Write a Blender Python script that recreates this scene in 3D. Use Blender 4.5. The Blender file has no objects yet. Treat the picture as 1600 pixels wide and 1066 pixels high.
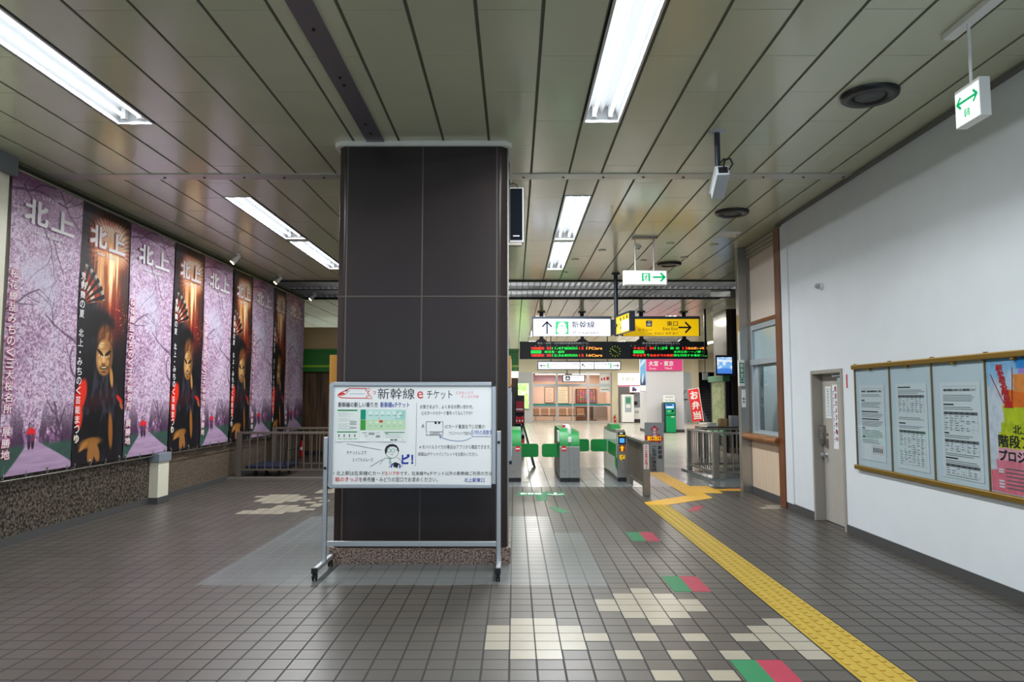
import bpy, math, random
import numpy as np
from mathutils import Vector, Matrix

S = bpy.context.scene
COL = S.collection

# ------------------------------------------------------------------ camera
cam_data = bpy.data.cameras.new('camera')
cam_data.sensor_fit = 'HORIZONTAL'
cam_data.sensor_width = 36.0
cam_data.lens = 36.0 * 1130.0 / 1600.0
cam_data.clip_end = 200
camera = bpy.data.objects.new('camera', cam_data)
camera.location = (0, 0, 1.7)
camera.rotation_euler = (math.pi / 2 + 0.07596, 0, 0.00353)
COL.objects.link(camera)
S.camera = camera

# ------------------------------------------------------------------ world, exposure
S.view_settings.view_transform = 'Standard'
S.view_settings.look = 'None'
S.view_settings.gamma = 1.0
S.view_settings.use_curve_mapping = False
S.view_settings.exposure = 0.0
S.cycles.use_denoising = True
S.cycles.denoising_input_passes = 'RGB_ALBEDO_NORMAL'
S.cycles.denoising_prefilter = 'ACCURATE'
S.cycles.caustics_reflective = False
S.cycles.caustics_refractive = False
W = bpy.data.worlds.new('daylight')
S.world = W
W.use_nodes = True
W.node_tree.nodes['Background'].inputs['Color'].default_value = (0.62, 0.80, 1.0, 1)
W.node_tree.nodes['Background'].inputs['Strength'].default_value = 1.3
LAMP_W = 66.0         # watts of one fluorescent tube of the entrance hall
FAR_W = 76.0          # watts of one tube of the brighter inner concourse
def strip_lamp(parent, x, y0, y1, z, w, watts, col):
    l = bpy.data.lights.new('lamp_light', 'AREA')
    l.shape = 'RECTANGLE'
    l.size, l.size_y = w, y1 - y0
    l.energy = watts
    l.color = col
    o = bpy.data.objects.new('lamp_light', l)
    COL.objects.link(o)
    o.parent = parent
    o.location = Vector((x, (y0 + y1) / 2, z)) - Vector(parent.location)
    return o
CEIL = 4.39

# ------------------------------------------------------------------ materials
def lin(c):
    c = c / 255.0
    return c / 12.92 if c <= 0.04045 else ((c + 0.055) / 1.055) ** 2.4
def rgb(r, g, b):
    return (lin(r), lin(g), lin(b), 1.0)
MATS = {}
def mat(name, c, rough=0.5, metal=0.0, spec=0.5, emit=0.0, ecol=None, var=0.0, vscale=6.0, stretch=(1, 1, 1), coat=0.0, bump=0.0, bscale=200.0):
    if name in MATS:
        return MATS[name]
    m = bpy.data.materials.new(name)
    m.use_nodes = True
    nt = m.node_tree
    b = nt.nodes['Principled BSDF']
    col = rgb(*c)
    b.inputs['Base Color'].default_value = col
    b.inputs['Roughness'].default_value = rough
    b.inputs['Metallic'].default_value = metal
    b.inputs['Specular IOR Level'].default_value = spec
    b.inputs['Coat Weight'].default_value = coat
    b.inputs['Coat Roughness'].default_value = 0.12
    if emit:
        b.inputs['Emission Color'].default_value = rgb(*(ecol or c))
        b.inputs['Emission Strength'].default_value = emit
        if emit < 3:
            m.cycles.emission_sampling = 'NONE'
    if var or bump:
        tc = nt.nodes.new('ShaderNodeTexCoord')
        mp = nt.nodes.new('ShaderNodeMapping')
        mp.inputs['Scale'].default_value = stretch
        nt.links.new(tc.outputs['Object'], mp.inputs['Vector'])
    if var:
        n = nt.nodes.new('ShaderNodeTexNoise')
        n.inputs['Scale'].default_value = vscale
        n.inputs['Detail'].default_value = 6
        nt.links.new(mp.outputs['Vector'], n.inputs['Vector'])
        mr = nt.nodes.new('ShaderNodeMapRange')
        mr.inputs['From Min'].default_value = 0.25
        mr.inputs['From Max'].default_value = 0.75
        mr.inputs['To Min'].default_value = 1 - var
        mr.inputs['To Max'].default_value = 1 + var
        nt.links.new(n.outputs['Fac'], mr.inputs['Value'])
        mx = nt.nodes.new('ShaderNodeMix')
        mx.data_type = 'RGBA'
        mx.blend_type = 'MULTIPLY'
        mx.inputs['Factor'].default_value = 1
        mx.inputs['A'].default_value = col
        nt.links.new(mr.outputs['Result'], mx.inputs['B'])
        nt.links.new(mx.outputs['Result'], b.inputs['Base Color'])
    if bump:
        n2 = nt.nodes.new('ShaderNodeTexNoise')
        n2.inputs['Scale'].default_value = bscale
        nt.links.new(mp.outputs['Vector'], n2.inputs['Vector'])
        bp = nt.nodes.new('ShaderNodeBump')
        bp.inputs['Strength'].default_value = bump
        bp.inputs['Distance'].default_value = 0.003
        nt.links.new(n2.outputs['Fac'], bp.inputs['Height'])
        nt.links.new(bp.outputs['Normal'], b.inputs['Normal'])
    MATS[name] = m
    return m

def attr_mat(name, rough=0.5, emit=0.0, spec=0.5):
    m = bpy.data.materials.new(name)
    m.use_nodes = True
    nt = m.node_tree
    b = nt.nodes['Principled BSDF']
    a = nt.nodes.new('ShaderNodeAttribute')
    a.attribute_name = 'print'
    nt.links.new(a.outputs['Color'], b.inputs['Base Color'])
    b.inputs['Roughness'].default_value = rough
    b.inputs['Specular IOR Level'].default_value = spec
    if emit:
        nt.links.new(a.outputs['Color'], b.inputs['Emission Color'])
        b.inputs['Emission Strength'].default_value = emit
        m.cycles.emission_sampling = 'NONE'
    MATS[name] = m
    return m

def glass_mat(name, tint=(235, 245, 245), gloss=0.12):
    m = bpy.data.materials.new(name)
    m.use_nodes = True
    nt = m.node_tree
    nt.nodes.clear()
    o = nt.nodes.new('ShaderNodeOutputMaterial')
    t = nt.nodes.new('ShaderNodeBsdfTransparent')
    t.inputs['Color'].default_value = rgb(*tint)
    g = nt.nodes.new('ShaderNodeBsdfGlossy')
    g.inputs['Roughness'].default_value = 0.03
    mx = nt.nodes.new('ShaderNodeMixShader')
    lw = nt.nodes.new('ShaderNodeLayerWeight')
    lw.inputs['Blend'].default_value = 0.5
    pw = nt.nodes.new('ShaderNodeMath')
    pw.operation = 'POWER'
    pw.inputs[1].default_value = 5.0
    ma = nt.nodes.new('ShaderNodeMath')
    ma.operation = 'MULTIPLY_ADD'
    ma.inputs[1].default_value = 0.9
    ma.inputs[2].default_value = 0.05
    nt.links.new(lw.outputs['Facing'], pw.inputs[0])
    nt.links.new(pw.outputs[0], ma.inputs[0])
    nt.links.new(ma.outputs[0], mx.inputs['Fac'])
    nt.links.new(t.outputs['BSDF'], mx.inputs[1])
    nt.links.new(g.outputs['BSDF'], mx.inputs[2])
    nt.links.new(mx.outputs['Shader'], o.inputs['Surface'])
    MATS[name] = m
    return m

TX, TX0, TY0 = 0.1745, -0.0335, 4.4706      # floor tile pitch and the offset of its joints

def floor_mat(name, base, grout, pitch, ox, oy, joint=0.035, rough=0.3, coated=False, var=0.16):
    m = bpy.data.materials.new(name)
    m.use_nodes = True
    nt = m.node_tree
    N, L = nt.nodes, nt.links
    b = N['Principled BSDF']
    tc = N.new('ShaderNodeTexCoord')
    sp = N.new('ShaderNodeSeparateXYZ')
    L.new(tc.outputs['Object'], sp.inputs[0])
    def M(op, a, c=None, d=None):
        n = N.new('ShaderNodeMath')
        n.operation = op
        for i, v in enumerate((a, c, d)):
            if v is None:
                continue
            if isinstance(v, (int, float)):
                n.inputs[i].default_value = v
            else:
                L.new(v, n.inputs[i])
        return n.outputs[0]
    u = M('DIVIDE', M('SUBTRACT', sp.outputs['X'], ox), pitch)
    v = M('DIVIDE', M('SUBTRACT', sp.outputs['Y'], oy), pitch)
    def edge(q):
        f = M('FRACT', q)
        return M('MINIMUM', f, M('SUBTRACT', 1.0, f))
    e = M('MINIMUM', edge(u), edge(v))
    g = M('LESS_THAN', e, joint)
    cx = N.new('ShaderNodeCombineXYZ')
    L.new(M('FLOOR', u), cx.inputs[0])
    L.new(M('FLOOR', v), cx.inputs[1])
    wn = N.new('ShaderNodeTexWhiteNoise')
    L.new(cx.outputs[0], wn.inputs['Vector'])
    no = N.new('ShaderNodeTexNoise')
    no.inputs['Scale'].default_value = 1.3
    no.inputs['Detail'].default_value = 5
    L.new(tc.outputs['Object'], no.inputs['Vector'])
    k = M('ADD', M('MULTIPLY_ADD', wn.outputs['Value'], var, 1 - var / 2), M('MULTIPLY_ADD', no.outputs['Fac'], 0.3, -0.15))
    def mix(f, a, c, bt='MIX'):
        n = N.new('ShaderNodeMix')
        n.data_type = 'RGBA'
        n.blend_type = bt
        for nm, q in (('Factor', f), ('A', a), ('B', c)):
            if isinstance(q, (int, float)):
                n.inputs[nm].default_value = q
            elif isinstance(q, tuple):
                n.inputs[nm].default_value = q
            else:
                L.new(q, n.inputs[nm])
        return n.outputs['Result']
    tile = mix(1.0, rgb(*base), k, 'MULTIPLY')
    warm = mix(M('MULTIPLY', wn.outputs['Color'], 0.07), tile, rgb(120, 92, 72))
    tile = warm
    gr = rgb(*grout)
    r = M('MULTIPLY_ADD', no.outputs['Fac'], 0.12, rough - 0.06)
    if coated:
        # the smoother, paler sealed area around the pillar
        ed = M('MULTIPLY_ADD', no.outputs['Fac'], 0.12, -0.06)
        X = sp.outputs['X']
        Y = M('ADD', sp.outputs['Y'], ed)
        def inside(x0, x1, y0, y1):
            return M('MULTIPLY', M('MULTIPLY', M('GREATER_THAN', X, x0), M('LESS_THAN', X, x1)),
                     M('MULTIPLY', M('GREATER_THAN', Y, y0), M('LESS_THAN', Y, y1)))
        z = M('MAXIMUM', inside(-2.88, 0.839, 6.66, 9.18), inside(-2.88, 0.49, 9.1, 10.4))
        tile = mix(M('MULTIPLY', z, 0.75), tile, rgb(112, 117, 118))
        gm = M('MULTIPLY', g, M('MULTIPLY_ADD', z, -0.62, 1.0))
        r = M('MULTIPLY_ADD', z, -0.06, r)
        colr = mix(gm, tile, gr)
    else:
        colr = mix(g, tile, gr)
    L.new(colr, b.inputs['Base Color'])
    L.new(M('MULTIPLY_ADD', g, 0.3, r), b.inputs['Roughness'])
    bp = N.new('ShaderNodeBump')
    bp.inputs['Strength'].default_value = 0.5
    bp.inputs['Distance'].default_value = 0.002
    L.new(M('SUBTRACT', 1.0, g), bp.inputs['Height'])
    L.new(bp.outputs['Normal'], b.inputs['Normal'])
    MATS[name] = m
    return m

def granite_mat(name, a, c, d, scale):
    m = bpy.data.materials.new(name)
    m.use_nodes = True
    nt = m.node_tree
    b = nt.nodes['Principled BSDF']
    tc = nt.nodes.new('ShaderNodeTexCoord')
    v = nt.nodes.new('ShaderNodeTexNoise')
    v.inputs['Scale'].default_value = scale
    v.inputs['Detail'].default_value = 4
    v.inputs['Roughness'].default_value = 0.7
    nt.links.new(tc.outputs['Object'], v.inputs['Vector'])
    r = nt.nodes.new('ShaderNodeValToRGB')
    el = r.color_ramp.elements
    el[0].position, el[0].color = 0.42, rgb(*a)
    el[1].position, el[1].color = 0.60, rgb(*d)
    x = el.new(0.5)
    x.color = rgb(*c)
    nt.links.new(v.outputs['Fac'], r.inputs['Fac'])
    nt.links.new(r.outputs['Color'], b.inputs['Base Color'])
    b.inputs['Roughness'].default_value = 0.4
    MATS[name] = m
    return m

def wood_mat(name, a, c, scale=3.0, stretch=(12, 12, 0.6), rough=0.4):
    m = bpy.data.materials.new(name)
    m.use_nodes = True
    nt = m.node_tree
    b = nt.nodes['Principled BSDF']
    tc = nt.nodes.new('ShaderNodeTexCoord')
    mp = nt.nodes.new('ShaderNodeMapping')
    mp.inputs['Scale'].default_value = stretch
    nt.links.new(tc.outputs['Object'], mp.inputs['Vector'])
    v = nt.nodes.new('ShaderNodeTexNoise')
    v.inputs['Scale'].default_value = scale
    v.inputs['Detail'].default_value = 6
    nt.links.new(mp.outputs['Vector'], v.inputs['Vector'])
    r = nt.nodes.new('ShaderNodeValToRGB')
    el = r.color_ramp.elements
    el[0].position, el[0].color = 0.3, rgb(*a)
    el[1].position, el[1].color = 0.7, rgb(*c)
    nt.links.new(v.outputs['Fac'], r.inputs['Fac'])
    nt.links.new(r.outputs['Color'], b.inputs['Base Color'])
    b.inputs['Roughness'].default_value = rough
    MATS[name] = m
    return m

# ------------------------------------------------------------------ mesh building
FRONT = (Vector((1, 0, 0)), Vector((0, 0, 1)))       # faces the entrance (-Y)
LEFTW = (Vector((0, 1, 0)), Vector((0, 0, 1)))       # on the left wall, faces +X
RIGHTW = (Vector((0, -1, 0)), Vector((0, 0, 1)))     # on the right wall, faces -X
FLOORF = (Vector((1, 0, 0)), Vector((0, 1, 0)))      # lies on the floor
def frame(o, uv, roll=0.0):
    u, v = uv
    n = u.cross(v)
    if roll:
        q = Matrix.Rotation(roll, 3, n)
        u, v = q @ u, q @ v
    return Matrix(((u.x, v.x, n.x, o[0]), (u.y, v.y, n.y, o[1]), (u.z, v.z, n.z, o[2]), (0, 0, 0, 1)))

_glyphs = {}
def glyph_mesh(s, bold=0.0, spacing=1.0, line=1.0):
    key = (s, bold, spacing, line)
    if key in _glyphs:
        return _glyphs[key]
    cu = bpy.data.curves.new('tmp', 'FONT')
    cu.body = s
    cu.offset = bold
    cu.resolution_u = 3
    cu.space_character = spacing
    cu.space_line = line
    o = bpy.data.objects.new('tmp', cu)
    COL.objects.link(o)
    dg = bpy.context.evaluated_depsgraph_get()
    me = bpy.data.meshes.new_from_object(o.evaluated_get(dg))
    vs = [(v.co.x, v.co.y) for v in me.vertices]
    fs = [tuple(p.vertices) for p in me.polygons]
    bpy.data.objects.remove(o)
    bpy.data.curves.remove(cu)
    bpy.data.meshes.remove(me)
    _glyphs[key] = (vs, fs)
    return vs, fs

class MB:
    def __init__(self, T=None):
        self.v, self.f, self.mi, self.sm = [], [], [], []
        self.T = T
        self.m = []
        self.cur = 0
        self.k = 0
    def use(self, m):
        if m not in self.m:
            self.m.append(m)
        self.cur = self.m.index(m)
        return self
    def add(self, vs, fs, smooth=False, T=None):
        o = len(self.v)
        T = T or self.T
        for p in vs:
            p = Vector(p)
            self.v.append(T @ p if T else p)
        for f in fs:
            self.f.append([o + i for i in f])
            self.mi.append(self.cur)
            self.sm.append(smooth)
        return self
    def box(self, x0, x1, y0, y1, z0, z1, T=None):
        if x0 > x1: x0, x1 = x1, x0
        if y0 > y1: y0, y1 = y1, y0
        if z0 > z1: z0, z1 = z1, z0
        self.k += 1
        e = (self.k % 7) * 0.00012          # overlapping boxes of one mesh never share a plane
        x0 -= e; y0 -= e; z0 -= e; x1 += e; y1 += e; z1 += e
        vs = [(x0, y0, z0), (x1, y0, z0), (x1, y1, z0), (x0, y1, z0), (x0, y0, z1), (x1, y0, z1), (x1, y1, z1), (x0, y1, z1)]
        return self.add(vs, [(0, 3, 2, 1), (4, 5, 6, 7), (0, 1, 5, 4), (1, 2, 6, 5), (2, 3, 7, 6), (3, 0, 4, 7)], T=T)
    def rect(self, x0, x1, y0, y1, d=0.0015):
        return self.add([(x0, y0, d), (x1, y0, d), (x1, y1, d), (x0, y1, d)], [(0, 1, 2, 3)])
    def poly(self, pts, d=0.0015):
        return self.add([(x, y, d) for x, y in pts], [tuple(range(len(pts)))])
    def outline(self, x0, x1, y0, y1, w, d=0.0015):
        self.rect(x0, x1, y0, y0 + w, d); self.rect(x0, x1, y1 - w, y1, d)
        self.rect(x0, x0 + w, y0 + w, y1 - w, d); self.rect(x1 - w, x1, y0 + w, y1 - w, d)
        return self
    def stroke(self, pts, w, d=0.0015):
        for i, (a, b) in enumerate(zip(pts[:-1], pts[1:])):
            d += 0.00006
            dx, dy = b[0] - a[0], b[1] - a[1]
            l = math.hypot(dx, dy) or 1e-6
            nx, ny = -dy / l * w / 2, dx / l * w / 2
            ex, ey = dx / l * w * 0.3, dy / l * w * 0.3
            self.poly([(a[0] - ex - nx, a[1] - ey - ny), (b[0] + ex - nx, b[1] + ey - ny), (b[0] + ex + nx, b[1] + ey + ny), (a[0] - ex + nx, a[1] - ey + ny)], d)
        return self
    def disc(self, x, y, r, d=0.0015, n=24, ry=None):
        ry = ry or r
        return self.poly([(x + r * math.cos(2 * math.pi * i / n), y + ry * math.sin(2 * math.pi * i / n)) for i in range(n)], d)
    def ring(self, x, y, r, w, d=0.0015, n=24, a0=0, a1=2 * math.pi, ry=None):
        ry = ry or r
        return self.stroke([(x + r * math.cos(a0 + (a1 - a0) * i / n), y + ry * math.sin(a0 + (a1 - a0) * i / n)) for i in range(n + 1)], w, d)
    def text(self, s, x0, x1, y0, y1, d=0.0015, bold=0.0, spacing=1.0, line=1.0):
        vs, fs = glyph_mesh(s, min(bold, 0.006), spacing, line)
        if not vs:
            return self
        xs = [p[0] for p in vs]; ys = [p[1] for p in vs]
        ax, bx, ay, by = min(xs), max(xs), min(ys), max(ys)
        sx = (x1 - x0) / (bx - ax or 1); sy = (y1 - y0) / (by - ay or 1)
        b = max(0.0, bold - 0.004) * 0.8
        for i, (ox, oy) in enumerate(((0, 0),) if b <= 0 else ((-1, -1), (1, -1), (-1, 1), (1, 1), (0, 0))):
            self.add([(x0 + (p[0] - ax + ox * b) * sx, y0 + (p[1] - ay + oy * b) * sy, d + i * 0.00015) for p in vs], fs)
        return self
    def cyl(self, a, b, r, r2=None, n=16, caps=True, smooth=True):
        a, b = Vector(a), Vector(b)
        r2 = r if r2 is None else r2
        d = (b - a).normalized()
        q = d.orthogonal().normalized()
        w = d.cross(q)
        vs = []
        for i in range(n):
            t = 2 * math.pi * i / n
            k = q * math.cos(t) + w * math.sin(t)
            vs += [a + k * r, b + k * r2]
        fs = [(2 * i, 2 * ((i + 1) % n), 2 * ((i + 1) % n) + 1, 2 * i + 1) for i in range(n)]
        self.add(vs, fs, smooth)
        if caps:
            self.add([vs[2 * i] for i in range(n)], [tuple(reversed(range(n)))])
            self.add([vs[2 * i + 1] for i in range(n)], [tuple(range(n))])
        return self
    def tube(self, pts, r, n=10):
        for a, b in zip(pts[:-1], pts[1:]):
            self.cyl(a, b, r, n=n)
        return self
    def lathe(self, prof, c, n=24, axis='z', smooth=True):
        vs, fs = [], []
        for (r, h) in prof:
            for i in range(n):
                t = 2 * math.pi * i / n
                x, y = r * math.cos(t), r * math.sin(t)
                if axis == 'z': vs.append((c[0] + x, c[1] + y, c[2] + h))
                elif axis == 'y': vs.append((c[0] + x, c[1] + h, c[2] + y))
                else: vs.append((c[0] + h, c[1] + x, c[2] + y))
        for j in range(len(prof) - 1):
            for i in range(n):
                k = (i + 1) % n
                fs.append((j * n + i, j * n + k, (j + 1) * n + k, (j + 1) * n + i))
        self.add(vs, fs, smooth)
        self.add(vs[:n], [tuple(reversed(range(n)))])
        self.add(vs[-n:], [tuple(range(n))])
        return self
    def prism(self, pts, axis, a, b, smooth=False):
        """outline pts extruded along axis from a to b; 'x': pts are (y,z), 'y': (x,z), 'z': (x,y)"""
        def P(p, t):
            return {'x': (t, p[0], p[1]), 'y': (p[0], t, p[1]), 'z': (p[0], p[1], t)}[axis]
        n = len(pts)
        vs = [P(p, a) for p in pts] + [P(p, b) for p in pts]
        fs = [(i, (i + 1) % n, n + (i + 1) % n, n + i) for i in range(n)]
        self.add(vs, fs, smooth)
        self.add(vs[:n], [tuple(reversed(range(n)))])
        self.add(vs[n:], [tuple(range(n))])
        return self
    def build(self, name, parent=None, loc=None, bevel=0.0, seg=2, label=None, fix=True):
        me = bpy.data.meshes.new(name)
        o = bpy.data.objects.new(name, me)
        COL.objects.link(o)
        off = Vector((0, 0, 0))
        if parent is not None:
            o.parent = parent
            r = parent
            while r.parent is not None:
                r = r.parent
            off = Vector(r.location)
        elif loc is not None:
            o.location = loc
            off = Vector(loc)
        me.from_pydata([tuple(p - off) for p in self.v], [], self.f)
        for m in self.m:
            me.materials.append(MATS[m])
        me.polygons.foreach_set('material_index', self.mi)
        me.polygons.foreach_set('use_smooth', self.sm)
        me.update()
        if fix:
            import bmesh
            bm = bmesh.new()
            bm.from_mesh(me)
            if fix == 'weld':
                bmesh.ops.remove_doubles(bm, verts=bm.verts, dist=1e-5)
            bmesh.ops.recalc_face_normals(bm, faces=[f for f in bm.faces if any(len(e.link_faces) == 2 for e in f.edges)])
            bm.to_mesh(me)
            bm.free()
        if bevel:
            md = o.modifiers.new('bevel', 'BEVEL')
            md.width = bevel
            md.segments = seg
            md.limit_method = 'ANGLE'
            md.angle_limit = 0.7
        if label:
            o['label'] = label
        return o

def tag(o, label, cat, group=None, kind=None):
    o['label'] = label
    o['category'] = cat
    if group: o['group'] = group
    if kind: o['kind'] = kind
    return o
def thing(name, label, cat, loc, group=None):
    o = bpy.data.objects.new(name, None)
    o.empty_display_size = 0.1
    o.location = loc
    COL.objects.link(o)
    return tag(o, label, cat, group)
def struct(o, label=None):
    o['kind'] = 'structure'
    if label: o['label'] = label
    return o
def copy_tree(o, parent=None, loc=None):
    c = o.copy()
    COL.objects.link(c)
    c.parent = parent
    if loc is not None: c.location = loc
    for ch in list(o.children):
        copy_tree(ch, c)
    return c

def print_mesh(name, T, w, h, nx, ny, fn, material, parent=None, loc=None, d=0.0, relief=None):
    """a printed picture: a fine grid carrying one colour per vertex"""
    xs = np.linspace(0, 1, nx + 1); ys = np.linspace(0, 1, ny + 1)
    U, V = np.meshgrid(xs, ys)
    C = fn(U, V)
    me = bpy.data.meshes.new(name)
    Z = relief(U, V) if relief else np.zeros_like(U)
    R = np.array([[T[i][j] for j in range(4)] for i in range(4)])
    P = np.stack([U.ravel() * w, V.ravel() * h, Z.ravel() + d, np.ones(U.size)], 0)
    P = (R @ P)[:3].T
    off = np.zeros(3)
    o = bpy.data.objects.new(name, me)
    COL.objects.link(o)
    if parent is not None:
        o.parent = parent
        r = parent
        while r.parent is not None: r = r.parent
        off = np.array(r.location)
    elif loc is not None:
        o.location = loc
        off = np.array(loc)
    P = P - off
    idx = np.arange((nx + 1) * (ny + 1)).reshape(ny + 1, nx + 1)
    F = np.stack([idx[:-1, :-1], idx[:-1, 1:], idx[1:, 1:], idx[1:, :-1]], -1).reshape(-1, 4)
    me.from_pydata([tuple(p) for p in P], [], [tuple(int(i) for i in f) for f in F])
    ca = me.color_attributes.new('print', 'FLOAT_COLOR', 'POINT')
    C = np.clip(C, 0, 255) / 255.0
    C = np.where(C <= 0.04045, C / 12.92, ((C + 0.055) / 1.055) ** 2.4)
    A = np.concatenate([C.reshape(-1, 3), np.ones((U.size, 1))], 1).astype(np.float32)
    ca.data.foreach_set('color', A.ravel())
    me.polygons.foreach_set('use_smooth', [True] * len(me.polygons))
    me.materials.append(MATS[material])
    me.update()
    return o

# numpy picture helpers
def vnoise(x, y, seed):
    def h(i, j):
        n = (i * 374761393 + j * 668265263 + seed * 1442695041) & 0xffffffff
        n = ((n ^ (n >> 13)) * 1274126177) & 0xffffffff
        return ((n ^ (n >> 16)) & 0xffff) / 65535.0
    xi, yi = np.floor(x).astype(np.int64), np.floor(y).astype(np.int64)
    fx, fy = x - xi, y - yi
    fx, fy = fx * fx * (3 - 2 * fx), fy * fy * (3 - 2 * fy)
    a, b, c, d = h(xi, yi), h(xi + 1, yi), h(xi, yi + 1), h(xi + 1, yi + 1)
    return (a * (1 - fx) + b * fx) * (1 - fy) + (c * (1 - fx) + d * fx) * fy
def fbm(x, y, seed, o=4):
    s, a, t = 0, 0.5, 0
    for k in range(o):
        s = s + a * vnoise(x * 2 ** k, y * 2 ** k, seed + k)
        t += a
        a *= 0.6
    return s / t
def sst(a, b, x):
    t = np.clip((x - a) / (b - a), 0, 1)
    return t * t * (3 - 2 * t)
def mixc(C, col, m):
    m = np.clip(m, 0, 1)[..., None]
    return C * (1 - m) + np.array(col, float) * m
def segd(U, V, a, b):
    ax, ay = a; bx, by = b
    dx, dy = bx - ax, by - ay
    t = np.clip(((U - ax) * dx + (V - ay) * dy) / (dx * dx + dy * dy), 0, 1)
    return np.hypot(U - ax - t * dx, V - ay - t * dy)
def blob(U, V, x, y, rx, ry, rot=0.0, soft=0.15):
    c, s = math.cos(rot), math.sin(rot)
    p, q = (U - x) * c + (V - y) * s, -(U - x) * s + (V - y) * c
    r = np.hypot(p / rx, q / ry)
    return 1 - sst(1 - soft, 1 + soft, r)
# ------------------------------------------------------------------ material list
floor_mat('floor_tile', (76, 72, 67), (27, 26, 25), TX, TX0, TY0, joint=0.04, rough=0.36, coated=True)
floor_mat('floor_gate', (118, 124, 126), (78, 82, 82), 0.349, TX0, TY0, joint=0.02, rough=0.22, var=0.08)
floor_mat('floor_far', (184, 179, 168), (126, 121, 112), 0.349, TX0, TY0, joint=0.025, rough=0.22, var=0.1)
granite_mat('granite_rough', (22, 18, 15), (74, 66, 57), (110, 100, 88), 28)
granite_mat('granite_smooth', (70, 60, 51), (100, 88, 76), (124, 110, 96), 40)
granite_mat('granite_pink', (52, 44, 40), (128, 106, 96), (170, 150, 138), 55)
mat('beige_tile', (156, 149, 133), 0.3, var=0.06, vscale=5)
mat('ceiling_panel', (202, 206, 180), 0.20, spec=0.55, var=0.05, vscale=1.2, coat=0.25)
mat('ceiling_groove', (104, 106, 90), 0.6)
mat('ceiling_void', (40, 40, 36), 0.8)
mat('metal_cover', (198, 198, 192), 0.35, metal=0.5)
mat('dark_cover', (112, 106, 116), 0.4, metal=0.3)
mat('screw', (60, 60, 60), 0.4, metal=0.8)
mat('wall_white', (224, 231, 236), 0.65, var=0.02, vscale=3, bump=0.15, bscale=160)
mat('wall_beige', (224, 212, 186), 0.7, var=0.03)
mat('wall_cream', (240, 226, 200), 0.7)
mat('wall_tan', (200, 168, 120), 0.6, var=0.04)
mat('wall_grey', (196, 194, 196), 0.5)
mat('wall_dark', (30, 32, 40), 0.5)
mat('kerb_stone', (104, 97, 90), 0.5, var=0.08)
mat('baseboard', (74, 74, 74), 0.55)
mat('cornice', (112, 112, 110), 0.55)
mat('pilaster', (224, 220, 200), 0.5, var=0.03)
mat('pilaster_cap', (128, 136, 146), 0.5)
mat('brown_panel', (46, 38, 37), 0.30, spec=0.35, var=0.07, vscale=2.2, stretch=(1.5, 1.5, 0.5))
mat('joint', (84, 75, 68), 0.6)
mat('steel', (172, 170, 165), 0.33, metal=0.9, var=0.06, vscale=4, stretch=(4, 4, 0.5))
mat('steel_dark', (152, 144, 134), 0.36, metal=0.85, var=0.08)
mat('aluminium', (192, 196, 200), 0.35, metal=0.75)
mat('alu_frame', (176, 188, 196), 0.45, metal=0.35)
mat('white_trim', (236, 236, 230), 0.5)
mat('white_plastic', (238, 239, 238), 0.4)
mat('black_rubber', (22, 22, 24), 0.5)
mat('black_plastic', (26, 28, 31), 0.35)
mat('navy_frame', (46, 54, 68), 0.4)
mat('whiteboard', (240, 244, 245), 0.14, spec=0.5)
mat('ink_black', (28, 28, 32), 0.6)
mat('ink_grey', (110, 110, 112), 0.6)
mat('ink_red', (222, 44, 40), 0.6)
mat('ink_pink', (240, 140, 160), 0.6)
mat('ink_blue', (28, 58, 172), 0.6)
mat('ink_green', (30, 150, 110), 0.6)
mat('ink_purple', (110, 110, 170), 0.6)
mat('ink_white', (245, 240, 244), 0.6)
mat('ink_outline', (206, 130, 120), 0.6)
mat('ink_berry', (186, 84, 116), 0.6)
mat('ink_rose', (232, 150, 180), 0.6)
mat('ink_soft', (200, 176, 202), 0.6)
mat('paper', (236, 240, 240), 0.6)
mat('paper_blue', (222, 232, 236), 0.6)
mat('wood_brown', (116, 66, 36), 0.35)
wood_mat('wood_post', (84, 44, 24), (128, 74, 42))
mat('shutter', (150, 145, 134), 0.5)
mat('speaker_mesh', (20, 26, 34), 0.85, spec=0.15)
mat('rail_brown', (122, 112, 102), 0.4, metal=0.7)
mat('cone_dark', (70, 74, 78), 0.5)
wood_mat('wood_counter', (112, 66, 32), (160, 102, 56), stretch=(2, 1, 10))
wood_mat('wood_pale', (206, 184, 160), (224, 206, 184))
wood_mat('wood_shop', (58, 40, 26), (112, 84, 58), stretch=(5, 5, 0.4))
mat('orange_wood', (206, 146, 52), 0.4)
mat('gold', (150, 118, 48), 0.35, metal=0.6)
mat('brown_strip', (112, 96, 66), 0.4)
mat('door_grey', (178, 174, 166), 0.45, var=0.04)
mat('door_frame', (158, 154, 144), 0.45)
mat('red_tag', (190, 30, 50), 0.5)
mat('yellow_tactile', (176, 148, 52), 0.55, var=0.08, vscale=9)
mat('orange_tactile', (216, 164, 34), 0.5)
mat('marker_green', (26, 116, 72), 0.5, var=0.05)
mat('marker_red', (158, 42, 66), 0.5, var=0.05)
mat('gate_green', (22, 142, 66), 0.35)
mat('gate_flap', (8, 130, 54), 0.45)
mat('gate_side', (196, 212, 204), 0.15)
mat('pillar_white', (206, 206, 212), 0.55)
mat('facing', (104, 100, 97), 0.24, metal=0.85)
mat('slate', (92, 98, 110), 0.5)
mat('sign_red', (214, 34, 40), 0.5)
mat('sign_red_dark', (176, 28, 44), 0.5)
mat('sign_grey', (134, 138, 142), 0.5)
mat('sign_yellow', (250, 200, 0), 0.4, emit=0.5)
mat('sign_yellow_dim', (244, 196, 20), 0.4, emit=0.25)
mat('sign_white', (232, 234, 246), 0.4, emit=0.55)
mat('sign_pink', (216, 56, 128), 0.5, emit=0.12)
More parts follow.
